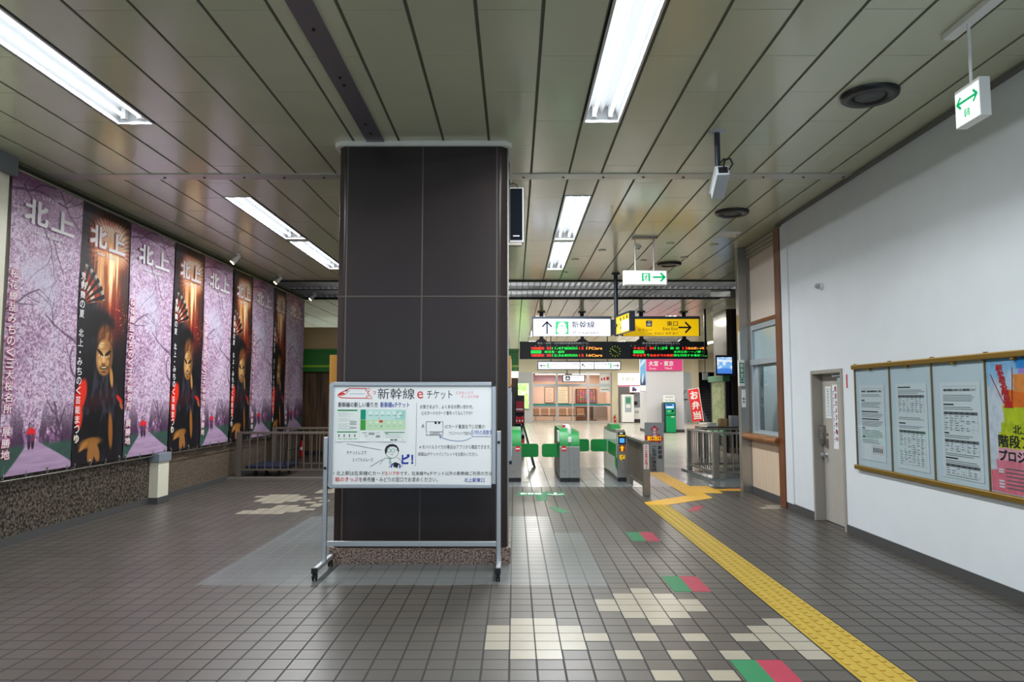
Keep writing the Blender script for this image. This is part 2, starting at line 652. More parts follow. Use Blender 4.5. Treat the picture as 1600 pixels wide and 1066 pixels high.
mat('sign_green', (22, 156, 92), 0.5, emit=0.3)
mat('sign_navy', (32, 40, 62), 0.5)
mat('exit_white', (236, 246, 240), 0.4, emit=0.75)
mat('exit_green', (0, 176, 110), 0.4, emit=0.55)
mat('led_red', (255, 60, 40), 0.5, emit=1.3)
mat('led_green', (40, 250, 90), 0.5, emit=1.1)
mat('led_orange', (255, 170, 70), 0.5, emit=1.3)
mat('led_board', (40, 50, 62), 0.4)
mat('led_panel', (14, 14, 16), 0.3)
mat('heading_glow', (226, 230, 236), 0.5, emit=0.15)  # printed heading, no light source; slight emission added to brighten it
mat('clock_face', (24, 36, 22), 0.4)
mat('clock_tick', (190, 220, 90), 0.5, emit=0.3)
mat('tube', (255, 255, 255), 0.4, emit=2.0, ecol=(244, 250, 255))
mat('tube_far', (255, 255, 255), 0.4, emit=4.0, ecol=(255, 249, 240))
mat('tube_warm', (255, 240, 220), 0.4, emit=5.0, ecol=(255, 226, 200))
mat('reflector', (244, 246, 248), 0.35)
mat('spot_glow', (255, 226, 170), 0.5, emit=14.0)
mat('grille_slat', (150, 150, 150), 0.35, metal=0.6)
mat('cctv', (178, 186, 194), 0.45)
mat('shop_green', (40, 120, 42), 0.45)
mat('shop_lime', (150, 190, 40), 0.45)
mat('trolley_blue', (30, 38, 64), 0.5)
mat('ext_red', (190, 24, 28), 0.3)
mat('room_wall', (236, 204, 186), 0.6)
mat('room_lilac', (206, 170, 200), 0.5)
mat('teal', (30, 140, 130), 0.4)
mat('seat_tan', (150, 110, 82), 0.5)
mat('machine_green', (0, 156, 92), 0.35)
mat('machine_navy', (30, 50, 60), 0.35)
mat('screen_blue', (70, 150, 220), 0.3, emit=0.9)
mat('flag_red', (240, 52, 60), 0.6)
mat('flag_white', (250, 246, 244), 0.6)
mat('map_green', (70, 150, 110), 0.4)
mat('shop_light', (255, 246, 232), 0.5, emit=1.3)
mat('poster_lime', (170, 240, 130), 0.4, emit=0.9)
mat('fridge_white', (246, 248, 248), 0.35)
mat('goods_red', (220, 40, 60), 0.5)
mat('goods_dark', (160, 26, 46), 0.5)
mat('goods_grey', (176, 182, 196), 0.5)
mat('curtain', (150, 130, 120), 0.7)
mat('booth_panel', (222, 210, 198), 0.6, var=0.02)
mat('booth_glass', (170, 192, 198), 0.15, spec=0.5)
mat('office_wall', (200, 204, 214), 0.6)
mat('office_dark', (60, 52, 50), 0.6)
mat('teal_plastic', (90, 160, 170), 0.4)
mat('fare_green', (16, 120, 84), 0.4, emit=0.1)
attr_mat('print_cloth', 0.55, spec=0.3)
attr_mat('print_paper', 0.5, spec=0.3)
attr_mat('print_screen', 0.3, emit=0.9)
glass_mat('glass')
glass_mat('acrylic', (228, 236, 240))

# ------------------------------------------------------------------ the setting: floor
m = MB()
m.use('floor_tile').box(-5.95, 4.6, -5, 13.74, -0.12, 0)
m.use('floor_gate').box(-1.9, 13.8, 13.74, 17.4, -0.12, 0)
m.use('floor_tile').box(-7.6, -1.9, 13.74, 21.2, -0.12, 0)
m.use('floor_far').box(-1.9, 13.8, 17.4, 52.0, -0.12, 0)
m.use('floor_tile').box(4.6, 13.8, 11.0, 13.74, -0.12, 0)
floor = struct(m.build('floor', loc=(0, 0, 0)), 'grey square tiled station floor')
cells = {0: (5, 7), 2: (0, 1, 4, 6, 8, 11), 3: (-1, 0, 1, 2, 10, 11), 4: (-1, 0, 1, 2, 3, 5, 7, 9, 10, 11),
         5: (-1, 0, 1, 2, 10, 11), 6: (0, 1, 6, 11), 7: (5, 6, 7), 8: (4, 5, 6, 7, 8), 9: (4, 5, 6, 7, 8), 10: (5, 6, 7), 11: (6,),
         35: range(-23, -19), 36: range(-23, -18), 37: range(-22, -17), 38: range(-21, -18), 39: (-21, -20, -18), 40: (-18,),
         41: (-23, -22, -19), 42: (-24, -23, -22, -21, -18), 43: range(-24, -19), 44: (-24, -23, -22, -21, -19), 45: range(-25, -20),
         46: range(-24, -21), 48: range(-20, -16), 49: range(-20, -16), 50: range(-20, -16), 51: (-19, -18)}
m = MB().use('beige_tile')
for j, ks in cells.items():
    for k in ks:
        x, y = TX0 + k * TX, TY0 + j * TX
        m.box(x + 0.005, x + TX - 0.005, y + 0.005, y + TX - 0.005, -0.004, 0.0012)
for x, y in ((3.75, 11.1), (3.9, 11.3)):
    m.box(x, x + 0.3, y, y + 0.17, -0.004, 0.0012)
m.build('beige_tile_inlay', floor)

# ------------------------------------------------------------------ ceiling
GR = 0.028
SE = [-7.6, -6.8, -6.0, -5.32, -4.86, -4.41, -3.95, -3.55, -3.09, -2.64, -2.16, -1.70, -1.22, -0.75, -0.27, 0.2, 0.66, 1.05, 1.49, 1.96, 2.42, 2.88, 3.34, 3.80, 4.28,
      4.74, 5.06, 5.46, 5.92, 6.38, 6.84, 7.3, 7.76, 8.22, 8.68, 9.14, 9.6, 10.06, 10.52, 10.98, 11.44, 11.9, 12.36, 12.82, 13.28, 13.8]
FIX = {(-3.95, -3.55): [(4.26, 6.96), (9.61, 12.21), (12.42, 15.15)],
       (0.66, 1.05): [(1.40, 4.10), (4.23, 6.93), (9.57, 12.28), (12.48, 15.24), (24.2, 26.9), (29.8, 32.5), (35.4, 38.1), (41.0, 43.7)],
       (5.06, 5.46): [(24.2, 26.9), (29.8, 32.5), (35.4, 38.1), (41.0, 43.7)],
       (9.6, 10.06): [(24.2, 26.9), (29.8, 32.5), (35.4, 38.1), (41.0, 43.7)]}
BREAKS = [(8.58, 8.79), (16.69, 19.70)]
rnd = random.Random(4)
m = MB()
def panel_run(x0, x1, y0, y1, ph):
    L = 1.37
    k = math.floor((y0 - ph) / L)
    while True:
        a, b = max(y0, ph + k * L), min(y1, ph + (k + 1) * L)
        k += 1
        if a >= y1: break
        if b - a < 0.02: continue
        z = CEIL + rnd.uniform(-0.001, 0.001)
        m.use('ceiling_panel').box(x0 + GR / 2, x1 - GR / 2, a + 0.003, b - 0.003, z, z + 0.02)
    m.use('ceiling_groove').box(x0, x1, y0, y1, CEIL + 0.009, CEIL + 0.05)
for i, (x0, x1) in enumerate(zip(SE[:-1], SE[1:])):
    if x0 >= 4.2: ys = 13.0
    else: ys = -5.0
    gaps = sorted(BREAKS + FIX.get((x0, x1), []))
    y = ys
    ph = 5.55 if i % 2 else 6.23
    for a, b in gaps:
        if b <= ys: continue
        if a > y: panel_run(x0, x1, y, a, ph)
        y = b
    panel_run(x0, x1, y, 47.3, ph)
m.use('ceiling_void').box(-7.6, 13.8, -5, 52, CEIL + 0.55, CEIL + 0.6)
ceiling = struct(m.build('ceiling', loc=(0, 0, CEIL), fix=False), 'cream metal panel ceiling with dark longitudinal joints')

m = MB()
m.use('metal_cover').box(-5.68, 4.2, 8.58, 8.79, CEIL - 0.012, CEIL + 0.02)
for i in range(18):
    x = -4.3 + i * 0.49
    m.use('screw').lathe([(0.014, -0.018), (0.014, 0)], (x, 8.70, CEIL - 0.004), 10)
struct(m.build('trim_1', loc=(0, 8.68, CEIL)), 'metal cover strip across the ceiling')
m = MB()
m.use('dark_cover').box(-1.56, -1.375, -5, 7.56, CEIL - 0.012, CEIL + 0.02)
for y in (5.1, 5.9, 6.05, 6.95, 7.2, 3.6, 2.2):
    m.use('screw').lathe([(0.013, -0.02), (0.013, 0)], (-1.47, y, CEIL - 0.004), 10)
struct(m.build('trim_2', loc=(-1.47, 3, CEIL)), 'dark purple grey cover strip along the ceiling')
m = MB().use('cornice')
m.box(4.09, 4.16, -5, 11.2, CEIL - 0.035, CEIL + 0.01)
struct(m.build('trim_3', loc=(4.1, 3, CEIL)), 'grey cornice along the right wall')
m = MB().use('ceiling_groove')
m.box(-5.8, -5.68, -5, 19.6, CEIL - 0.04, CEIL + 0.01)
struct(m.build('trim_4', loc=(-5.7, 8, CEIL)), 'dark cornice along the left wall')

# slatted light grille set into the ceiling
g = thing('ceiling_grille', 'long slatted metal light grille set into the ceiling behind the pillar', 'ceiling grille', (1.0, 18.2, CEIL))
m = MB().use('ceiling_void')
m.box(-6, 5.6, 16.69, 16.75, CEIL - 0.03, CEIL + 0.5)
m.box(-6, 5.6, 18.13, 18.2, CEIL - 0.005, CEIL + 0.12)
m.box(-6, 5.6, 19.62, 19.70, CEIL - 0.05, CEIL + 0.5)
m.build('grille_frame', g)
m = MB().use('grille_slat')
x = -5.9
while x < 5.5:
    m.box(x, x + 0.012, 16.75, 18.13, CEIL - 0.002, CEIL + 0.10)
    m.box(x, x + 0.012, 18.2, 19.62, CEIL - 0.002, CEIL + 0.10)
    x += 0.145
m.build('slats', g)
m = MB().use('reflector')
for y0, y1 in ((16.76, 18.12), (18.21, 19.61)):
    m.add([(-6, y0, CEIL + 0.42), (5.6, y0, CEIL + 0.42), (5.6, y1, CEIL + 0.16), (-6, y1, CEIL + 0.16)], [(0, 1, 2, 3)])
    m.add([(-6, y1, CEIL + 0.42), (5.6, y1, CEIL + 0.42), (5.6, y1, CEIL + 0.008), (-6, y1, CEIL + 0.008)], [(0, 1, 2, 3)])
m.build('reflector_panel', g, fix=False)
for y in (17.0, 18.45):
    for x in (-4.6, -1.9, 0.8, 3.5):
        m = MB().use('tube_far').cyl((x, y, CEIL + 0.13), (x + 2.3, y, CEIL + 0.13), 0.016, n=8)
        m.build('fluorescent_tube', g)
        gl = bpy.data.lights.new('grille_light', 'AREA')
        gl.shape, gl.size, gl.size_y, gl.energy, gl.color = 'RECTANGLE', 2.3, 0.06, 13.0, (0.96, 0.98, 1.0)
        go = bpy.data.objects.new('grille_light', gl)
        COL.objects.link(go)
        go.parent = g
        go.rotation_euler = (math.pi / 2 + 0.5, 0, 0)
        go.location = Vector((x + 1.15, y, CEIL + 0.15)) - Vector(g.location)
m = MB().use('steel')
m.box(5.0, 5.5, 18.3, 18.36, CEIL - 0.16, CEIL - 0.002)
m.build('end_plate', g)
m = MB().use('wall_dark')
m.box(5.6, 13.8, 16.69, 19.7, CEIL - 0.02, CEIL + 0.02)
struct(m.build('trim_5', loc=(9, 18, CEIL)), 'dark ceiling strip beside the grille')

# ------------------------------------------------------------------ walls
m = MB()
m.use('granite_rough').box(-5.98, -5.77, -5, 11.6, 0.1, 1.0)
m.use('granite_smooth').box(-5.98, -5.775, 11.6, 19.55, 0.1, 1.0)
m.use('baseboard').box(-5.98, -5.765, -5, 19.55, 0, 0.1)
m.use('pilaster').box(-5.98, -5.79, -5, 19.55, 1.0, CEIL + 0.02)
struct(m.build('wall_left', loc=(-5.87, 8, 0)), 'left wall of rough brown granite below the banners')
m = MB()
m.use('pilaster').box(-5.78, -5.63, 11.53, 11.88, 0.1, 0.70)
m.use('baseboard').box(-5.78, -5.62, 11.52, 11.89, 0.0, 0.1)
m.use('pilaster_cap').box(-5.78, -5.61, 11.50, 11.91, 0.66, 0.79)
struct(m.build('trim_6', loc=(-5.75, 11.7, 0)), 'white pilaster foot with blue grey cap below the third banner')
m = MB()
m.use('pilaster').box(-5.78, -5.68, 7.3, 7.95, 0.80, 4.20)
m.use('pilaster_cap').box(-5.80, -5.62, 7.25, 8.0, 4.18, CEIL + 0.01)
struct(m.build('trim_7', loc=(-5.7, 7.6, 0.8)), 'pale pilaster with blue grey cap before the first banner')

XR = 4.15
m = MB().use('wall_white')
m.box(XR, XR + 0.24, -5, 9.20, 0, CEIL + 0.02)
m.box(XR, XR + 0.24, 9.20, 10.13, 2.02, CEIL + 0.02)
m.box(XR, XR + 0.24, 10.13, 11.10, 0, CEIL + 0.02)
struct(m.build('wall_right', loc=(XR, 5, 0)), 'plain white right wall')
m = MB().use('wall_white')
m.box(XR - 0.02, XR + 0.02, 10.86, 11.13, 0.1, CEIL - 0.07)
struct(m.build('trim_8', loc=(XR, 11, 0)), 'white wall end strip beside the brown post')
m = MB().use('baseboard')
m.box(XR - 0.012, XR + 0.01, -5, 9.19, 0, 0.105)
m.box(XR - 0.012, XR + 0.01, 10.14, 11.13, 0, 0.105)
struct(m.build('baseboard_right', loc=(XR, 5, 0)), 'dark grey baseboard of the right wall')

# door in the right wall
d = bpy.data.objects.new('door_1', None); d.location = (XR, 9.66, 0); COL.objects.link(d)
struct(d, 'grey steel door in the right wall')
m = MB().use('door_frame')
m.box(XR - 0.015, XR + 0.2, 9.17, 9.22, 0, 2.05); m.box(XR - 0.015, XR + 0.2, 10.09, 10.14, 0, 2.05); m.box(XR - 0.015, XR + 0.2, 9.17, 10.14, 2.0, 2.05)
m.build('door_frame', d, bevel=0.003)
m = MB().use('door_grey')
m.box(XR + 0.12, XR + 0.16, 9.225, 10.085, 0.01, 1.995)
leaf = m.build('door_leaf', d, bevel=0.003)
m = MB().use('aluminium')
m.lathe([(0.033, 0), (0.033, -0.008), (0.012, -0.012), (0.012, -0.045), (0.028, -0.05), (0.031, -0.065), (0.024, -0.085)], (XR + 0.12, 9.99, 0.90), 20, 'x')
m.build('door_knob', d, label='chrome door knob')
m = MB(frame((XR + 0.119, 10.08, 0), RIGHTW)).use('steel_dark')
m.box(0.02, 0.075, 1.04, 1.30, 0, 0.05)
for r in range(5):
    for c in range(2):
        m.use('aluminium').box(0.03 + c * 0.02, 0.042 + c * 0.02, 1.12 + r * 0.032, 1.138 + r * 0.032, 0.05, 0.056)
m.build('keypad_lock', d, bevel=0.004, label='silver keypad lock')
m = MB(frame((XR + 0.119, 10.08, 0), RIGHTW)).use('steel_dark')
m.disc(0.135, 1.18, 0.02, 0.01); m.box(0.115, 0.155, 1.0, 1.12, 0, 0.02)
m.build('lock_cylinder', d)
m = MB().use('alu_frame')
m.box(XR + 0.055, XR + 0.12, 9.24, 9.46, 1.87, 1.94)
m.box(XR + 0.03, XR + 0.05, 9.24, 9.56, 1.955, 1.975)
m.box(XR + 0.05, XR + 0.08, 9.44, 9.60, 1.945, 1.96)
m.build('door_closer', d, bevel=0.004)
m = MB(frame((XR + 0.119, 10.08, 0), RIGHTW))
m.use('paper').rect(0.10, 0.29, 1.40, 1.83, 0.002)
m.use('map_green').rect(0.115, 0.275, 1.43, 1.80, 0.003)
m.use('paper_blue').rect(0.12, 0.27, 1.435, 1.795, 0.0035)
m.use('ink_black')
for i, ch in enumerate('駅係員専用出入口'):
    m.text(ch, 0.175, 0.215, 1.75 - i * 0.041, 1.78 - i * 0.041, 0.004)
m.build('notice_sticker', d, label='pale green paper notice on the door')
m = MB(frame((XR + 0.119, 10.08, 0), RIGHTW))
m.use('paper').rect(0.325, 0.475, 1.00, 1.85, 0.002)
m.use('marker_red')
for i, ch in enumerate('防犯カメラ作動中'):
    m.text(ch, 0.40, 0.46, 1.76 - i * 0.095, 1.83 - i * 0.095, 0.004, bold=0.02)
m.use('ink_blue')
for i in range(24):
    m.rect(0.345, 0.352 + 0.012 * (i % 3), 1.06 + i * 0.03, 1.075 + i * 0.03, 0.004)
m.build('camera_sticker', d, label='white strip sticker with red characters')

# shop block closing the left concourse
m = MB()
m.use('wall_tan').box(-7.6, -0.30, 21.0, 25.0, 2.95, 3.70)
m.use('wood_shop').box(-7.6, 0.10, 21.02, 25.0, 0.12, 2.95)
m.use('black_plastic').box(-7.6, 0.10, 21.03, 25.0, 0, 0.12)
struct(m.build('wall_back_left', loc=(-3, 21, 0)), 'dark wood shop front closing the left concourse')
s = thing('shop_fascia', 'green fascia band with a lime stripe above the dark wood shop front', 'shop fascia', (-3, 20.9, 2.40))
m = MB().use('shop_green').box(-7.5, 0.12, 20.88, 20.998, 2.40, 3.02)
m.use('shop_green').box(-7.5, 0.13, 20.84, 20.998, 2.98, 3.06)
m.build('fascia_board', s)
m = MB().use('shop_lime').box(-7.5, 0.12, 20.865, 20.88, 2.53, 2.59)
m.build('lime_stripe', s, label='lime stripe')

# end wall of the inner concourse, with openings for waiting room, lunch shop and stairs
YB = 47.3
m = MB()
m.use('wall_beige').box(0.05, 13.8, YB, YB + 0.2, 3.25, CEIL + 0.02)
m.use('wall_beige').box(-7.6, 0.05, YB, YB + 0.2, 0, CEIL + 0.02)
m.use('wall_beige').box(-7.75, -7.6, 19.5, YB, 0, CEIL + 0.02)
m.use('wall_beige').box(-7.6, -5.98, 19.4, 19.54, 0, CEIL + 0.02)
m.use('wall_grey').box(0.05, 1.17, YB, YB + 0.2, 0, 3.25)
m.use('wall_beige').box(6.33, 6.72, YB - 0.25, YB + 0.2, 0, 3.30)
m.use('wall_beige').box(9.0, 10.95, YB, YB + 0.2, 0, 3.25)
m.use('wall_cream').box(11.55, 11.95, YB - 0.3, YB + 4, 0, CEIL)
struct(m.build('wall_back', loc=(5, YB, 0)), 'beige end wall of the inner concourse')
m = MB().use('wall_dark')
m.box(11.95, 13.8, YB + 4, YB + 4.2, 0, CEIL)
m.box(13.6, 13.8, 13.0, YB + 4, 0, CEIL + 0.02)
struct(m.build('wall_right_inner', loc=(13.7, 30, 0)), 'dark right wall of the inner concourse')
m = MB().use('wall_white')
m.box(4.46, 13.8, 12.98, 13.1, 0, CEIL + 0.02)
m.box(5.9, 6.0, 10.9, 12.98, 0, CEIL + 0.02)
m.box(XR + 0.24, 6.0, 10.9, 11.0, 0, CEIL + 0.02)
struct(m.build('wall_booth', loc=(6, 13, 0)), 'partition closing the fare office')
# ------------------------------------------------------------------ ceiling lights
def ceiling_light(x0, x1, y0, y1, label, tube='tube', group=None):
    g = thing('ceiling_light', label, 'ceiling light', ((x0 + x1) / 2, (y0 + y1) / 2, CEIL), group)
    a, b = x0 + 0.03, x1 - 0.03
    t = 0.05
    m = MB().use('reflector')
    z0, z1 = CEIL - 0.001, CEIL + 0.13
    c = (a + b) / 2
    m.add([(a, y0, z0), (a + t, y0 + 0.02, z1), (b - t, y0 + 0.02, z1), (b, y0, z0), (a, y1, z0), (a + t, y1 - 0.02, z1), (b - t, y1 - 0.02, z1), (b, y1, z0)],
          [(0, 1, 5, 4), (1, 2, 6, 5), (2, 3, 7, 6), (0, 3, 2, 1), (4, 5, 6, 7)])
    m.add([(c - 0.03, y0 + 0.03, z1 - 0.001), (c, y0 + 0.03, z1 - 0.06), (c + 0.03, y0 + 0.03, z1 - 0.001), (c - 0.03, y1 - 0.03, z1 - 0.001), (c, y1 - 0.03, z1 - 0.06), (c + 0.03, y1 - 0.03, z1 - 0.001)],
          [(0, 1, 4, 3), (1, 2, 5, 4), (0, 2, 1), (3, 4, 5)])
    m.build('reflector', g, fix=False)
    m = MB().use('aluminium')
    for xx in (x0 + 0.012, x1 - 0.032):
        m.box(xx, xx + 0.02, y0 - 0.01, y1 + 0.01, CEIL - 0.008, CEIL + 0.03)
    m.box(x0 + 0.02, x1 - 0.02, y0 - 0.02, y0 + 0.004, CEIL - 0.006, CEIL + 0.02)
    m.box(x0 + 0.02, x1 - 0.02, y1 - 0.004, y1 + 0.02, CEIL - 0.006, CEIL + 0.02)
    m.build('trim_frame', g)
    for s in (-1, 1):
        x = c + s * 0.078
        m = MB().use(tube).cyl((x, y0 + 0.09, CEIL + 0.045), (x, y1 - 0.09, CEIL + 0.045), 0.019, n=10)
        m.build('fluorescent_tube', g)
        strip_lamp(g, x, y0 + 0.10, y1 - 0.10, CEIL + 0.024, 0.038, FAR_W if tube == 'tube_far' else LAMP_W, (1.0, 0.96, 0.90) if tube == 'tube_far' else (0.95, 0.98, 1.0))
        for yy in (y0 + 0.03, y1 - 0.09):
            m = MB().use('white_plastic').box(x - 0.02, x + 0.02, yy, yy + 0.06, CEIL + 0.02, CEIL + 0.128)
            m.build('lamp_holder', g)
    return g
LBL = {(0.66, 4.23): 'long twin tube ceiling light above the lane right of the pillar, largest one',
       (0.66, 9.57): 'twin tube ceiling light behind the cover strip, longer of the aligned pair',
       (0.66, 12.48): 'twin tube ceiling light just before the slatted grille, shorter of the aligned pair',
       (-3.95, 4.26): 'long twin tube ceiling light nearest the banners at upper left',
       (-3.95, 9.61): 'twin tube ceiling light left of the pillar, longer of the aligned pair',
       (-3.95, 12.42): 'twin tube ceiling light left of the pillar, cut off by its edge',
       (0.66, 1.40): 'unseen twin tube ceiling light added above the entrance to light the hall'}  # the entrance fixture is out of view, added for the light it gives
ROW = {0.66: 'above the waiting room lane', 5.06: 'before the white pillar', 9.6: 'by the dark inner wall'}
NTH = {24.2: 'first', 29.8: 'second', 35.4: 'third', 41.0: 'fourth'}
for (x0, x1), ys in FIX.items():
    for (y0, y1) in ys:
        far = y0 > 20
        ceiling_light(x0, x1, y0, y1, f'{NTH[y0]} twin tube ceiling light beyond the gates in the row {ROW[x0]}' if far else LBL[(x0, y0)], 'tube_far' if far else 'tube', 'inner concourse ceiling lights' if far else 'entrance hall ceiling lights')

# ------------------------------------------------------------------ pillars clad in dark brown panels
def pillar(x0, x1, y0, y1, label, trim, detail=True):
    g = thing('pillar', label, 'pillar', ((x0 + x1) / 2, (y0 + y1) / 2, 0), 'dark brown pillars')
    c = 0.07
    def oct_(d, cc):
        a, b, e, f = x0 - d, x1 + d, y0 - d, y1 + d
        return [(a + cc, e), (b - cc, e), (b, e + cc), (b, f - cc), (b - cc, f), (a + cc, f), (a, f - cc), (a, e + cc)]
    m = MB().use('brown_panel').prism(oct_(0, c), 'z', 0.1, CEIL - 0.005)
    m.build('cladding', g, bevel=0.012)
    m = MB().use('joint')
    for z in (2.74,):
        m.prism(oct_(0.0015, c), 'z', z - 0.006, z + 0.006)
    xm = (x0 + x1) / 2
    for x in (x0 + c + 0.03, xm, x1 - c - 0.04):
        m.box(x - 0.007, x + 0.007, y0 - 0.0015, y0 + 0.02, 0.1, CEIL - 0.02)
    m.build('panel_joints', g)
    m = MB().use('granite_pink').prism(oct_(0.035, c + 0.01), 'z', 0, 0.155)
    m.build('granite_base', g)
    m = MB().use('white_trim')
    o, i = oct_(0.045, c), oct_(0.008, c)
    for k in range(8):
        j = (k + 1) % 8
        m.add([(*o[k], CEIL - 0.05), (*o[j], CEIL - 0.05), (*i[j], CEIL - 0.05), (*i[k], CEIL - 0.05), (*o[k], CEIL), (*o[j], CEIL), (*i[j], CEIL), (*i[k], CEIL)],
              [(0, 1, 5, 4), (0, 3, 2, 1), (2, 3, 7, 6)])
    m.build('ceiling_trim', g, fix=False)
    return g
p = pillar(-1.865, -0.075, 7.5, 9.1, 'dark brown panelled square pillar behind the whiteboard', True)
m = MB().use('steel')
m.box(-0.078, -0.062, 7.62, 7.66, 0.16, CEIL - 0.06)
m.build('corner_guard', p, label='bright steel edge strip')
p2 = pillar(6.46, 8.25, 21.85, 23.5, 'dark brown pillar beyond the fence, with a screen and map board on its side', True)
m = MB().use('facing').box(6.445, 6.462, 21.95, 23.4, 2.2, CEIL - 0.06)
m.build('metal_facing', p2, label='brushed metal facing')

# framed notice boards on the pillar's sides, seen edge-on
n = thing('notice_holder', 'orange wooden notice frame seen edge-on at the left side of the big pillar', 'notice frame', (-1.90, 7.9, 0.9))
m = MB().use('orange_wood').box(-1.985, -1.868, 7.75, 8.85, 1.0, 2.14); m.build('frame', n, bevel=0.004)
m = MB().use('paper').box(-1.99, -1.984, 7.82, 8.78, 1.06, 2.08); m.build('panel', n)
n = thing('notice_holder', 'orange wooden notice frame seen edge-on at the right side of the big pillar', 'notice frame', (-0.06, 7.9, 1.8))
m = MB().use('orange_wood').box(-0.074, -0.04, 7.88, 8.85, 1.80, 2.14); m.build('frame', n, bevel=0.003)
m = MB().use('paper').box(-0.041, -0.037, 7.92, 8.81, 1.83, 2.11); m.build('panel', n)
n = thing('poster_case', 'slim aluminium poster case seen edge-on low at the right side of the pillar', 'poster case', (-0.05, 8.0, 1.0))
m = MB().use('aluminium').box(-0.074, -0.035, 7.9, 8.8, 1.0, 1.79); m.build('frame', n, bevel=0.003)
m = MB().use('paper').box(-0.036, -0.032, 7.95, 8.75, 1.05, 1.74); m.build('panel', n)
m = MB().use('black_plastic').box(-0.06, -0.03, 7.885, 7.9, 0.965, 1.0); m.build('catch', n)

# wall loudspeaker on the pillar
s = thing('loudspeaker', 'slim black column loudspeaker on the upper right side of the pillar', 'loudspeaker', (0.02, 7.85, 3.37))
m = MB().use('white_plastic').box(-0.055, 0.10, 7.79, 7.95, 3.375, 3.985); m.build('cabinet', s, bevel=0.008)
m = MB().use('speaker_mesh').box(-0.045, 0.086, 7.775, 7.792, 3.40, 3.97); m.build('grille', s, bevel=0.004)
m = MB(frame((-0.045, 7.774, 3.4), FRONT)).use('ink_white').rect(0.03, 0.10, 0.035, 0.047, 0.001); m.build('name_badge', s)
m = MB().use('steel_dark').box(-0.075, -0.055, 7.84, 7.9, 3.45, 3.9); m.box(-0.075, 0.08, 7.80, 7.9, 3.345, 3.376); m.build('bracket', s)
m = MB().use('black_rubber').tube([(-0.072, 7.8, CEIL - 0.06), (-0.06, 7.8, 4.25), (-0.068, 7.79, 4.1), (-0.05, 7.8, 4.02), (-0.01, 7.8, 4.035), (0.03, 7.83, 4.02), (0.03, 7.85, 3.98)], 0.006); m.build('cable', s)

# ------------------------------------------------------------------ whiteboard on casters
YW = 7.12
g = thing('whiteboard_stand', 'wheeled whiteboard with handwritten bullet train ticket notice before the pillar', 'whiteboard', (-1.0, 7.12, 0))
X0, X1, Z0, Z1 = -1.815, -0.182, 0.806, 1.838
m = MB().use('whiteboard').box(X0 + 0.02, X1 - 0.02, YW - 0.01, YW + 0.01, Z0 + 0.02, Z1 - 0.02); m.build('writing_surface', g)
m = MB().use('aluminium')
fw = 0.042
m.box(X0 + 0.03, X1 - 0.03, YW - 0.024, YW + 0.02, Z1 - fw, Z1); m.box(X0 + 0.03, X1 - 0.03, YW - 0.024, YW + 0.02, Z0, Z0 + fw)
m.box(X0, X0 + fw, YW - 0.024, YW + 0.02, Z0 + 0.03, Z1 - 0.03); m.box(X1 - fw, X1, YW - 0.024, YW + 0.02, Z0 + 0.03, Z1 - 0.03)
m.build('board_frame', g, bevel=0.008)
for cx, cz, sx, sz in ((X0, Z0, 1, 1), (X1, Z0, -1, 1), (X0, Z1, 1, -1), (X1, Z1, -1, -1)):
    pts = [(cx + sx * r * math.cos(a), cz + sz * r * math.sin(a)) for a, r in ((0, 0),)]
    R = 0.044
    arc = [(cx + sx * (R - R * math.cos(t)), cz + sz * (R - R * math.sin(t))) for t in [i * math.pi / 12 for i in range(7)]]
    m = MB().use('black_plastic' if sx < 0 else 'aluminium').prism(arc + [(cx + sx * R, cz + sz * R)], 'y', YW - 0.027, YW + 0.022); m.build('corner_cap', g)
for x in (-1.842, -0.154):
    m = MB().use('aluminium').box(x - 0.021, x + 0.021, YW - 0.02, YW + 0.025, 0.09, 1.36 if x > -1 else 1.30); m.build('upright', g, bevel=0.006)
    m = MB().use('aluminium').box(x - 0.024, x + 0.024, YW - 0.33, YW + 0.30, 0.075, 0.115); fo = m.build('foot', g, bevel=0.008)
    m = MB().use('black_plastic').box(x - 0.026, x + 0.026, YW - 0.345, YW - 0.31, 0.07, 0.12); m.box(x - 0.026, x + 0.026, YW + 0.28, YW + 0.31, 0.07, 0.12)
    m.build('end_cap', fo)
    for yy in (YW - 0.30, YW + 0.27):
        m = MB().use('black_rubber')
        for dx in (-0.02, 0.008):
            m.lathe([(0.012, 0), (0.030, 0.002), (0.034, 0.006), (0.034, 0.012), (0.012, 0.014)], (x + dx - 0.001, yy - 0.018, 0.034), 18, 'x')
        m.box(x - 0.006, x + 0.006, yy - 0.03, yy + 0.015, 0.03, 0.078)
        m.box(x - 0.02, x + 0.02, yy - 0.06, yy - 0.04, 0.045, 0.053)
        m.build('caster', fo)
    m = MB().use('black_plastic').cyl((x, YW - 0.03, 1.0 if x < -1 else 1.25), (x, YW + 0.03, 1.0 if x < -1 else 1.25), 0.015, n=12); m.build('pivot_knob', g)
m = MB().use('aluminium').box(-1.822, -0.174, YW - 0.014, YW + 0.016, 0.250, 0.300); m.build('crossbar', g, bevel=0.006)
m = MB().use('black_rubber').tube([(X0 + 0.03, YW - 0.0, Z0 - 0.004), (X0 - 0.02, YW, Z0 + 0.01), (X0 - 0.03, YW, Z0 + 0.05)], 0.005); m.build('hook_cord', g)

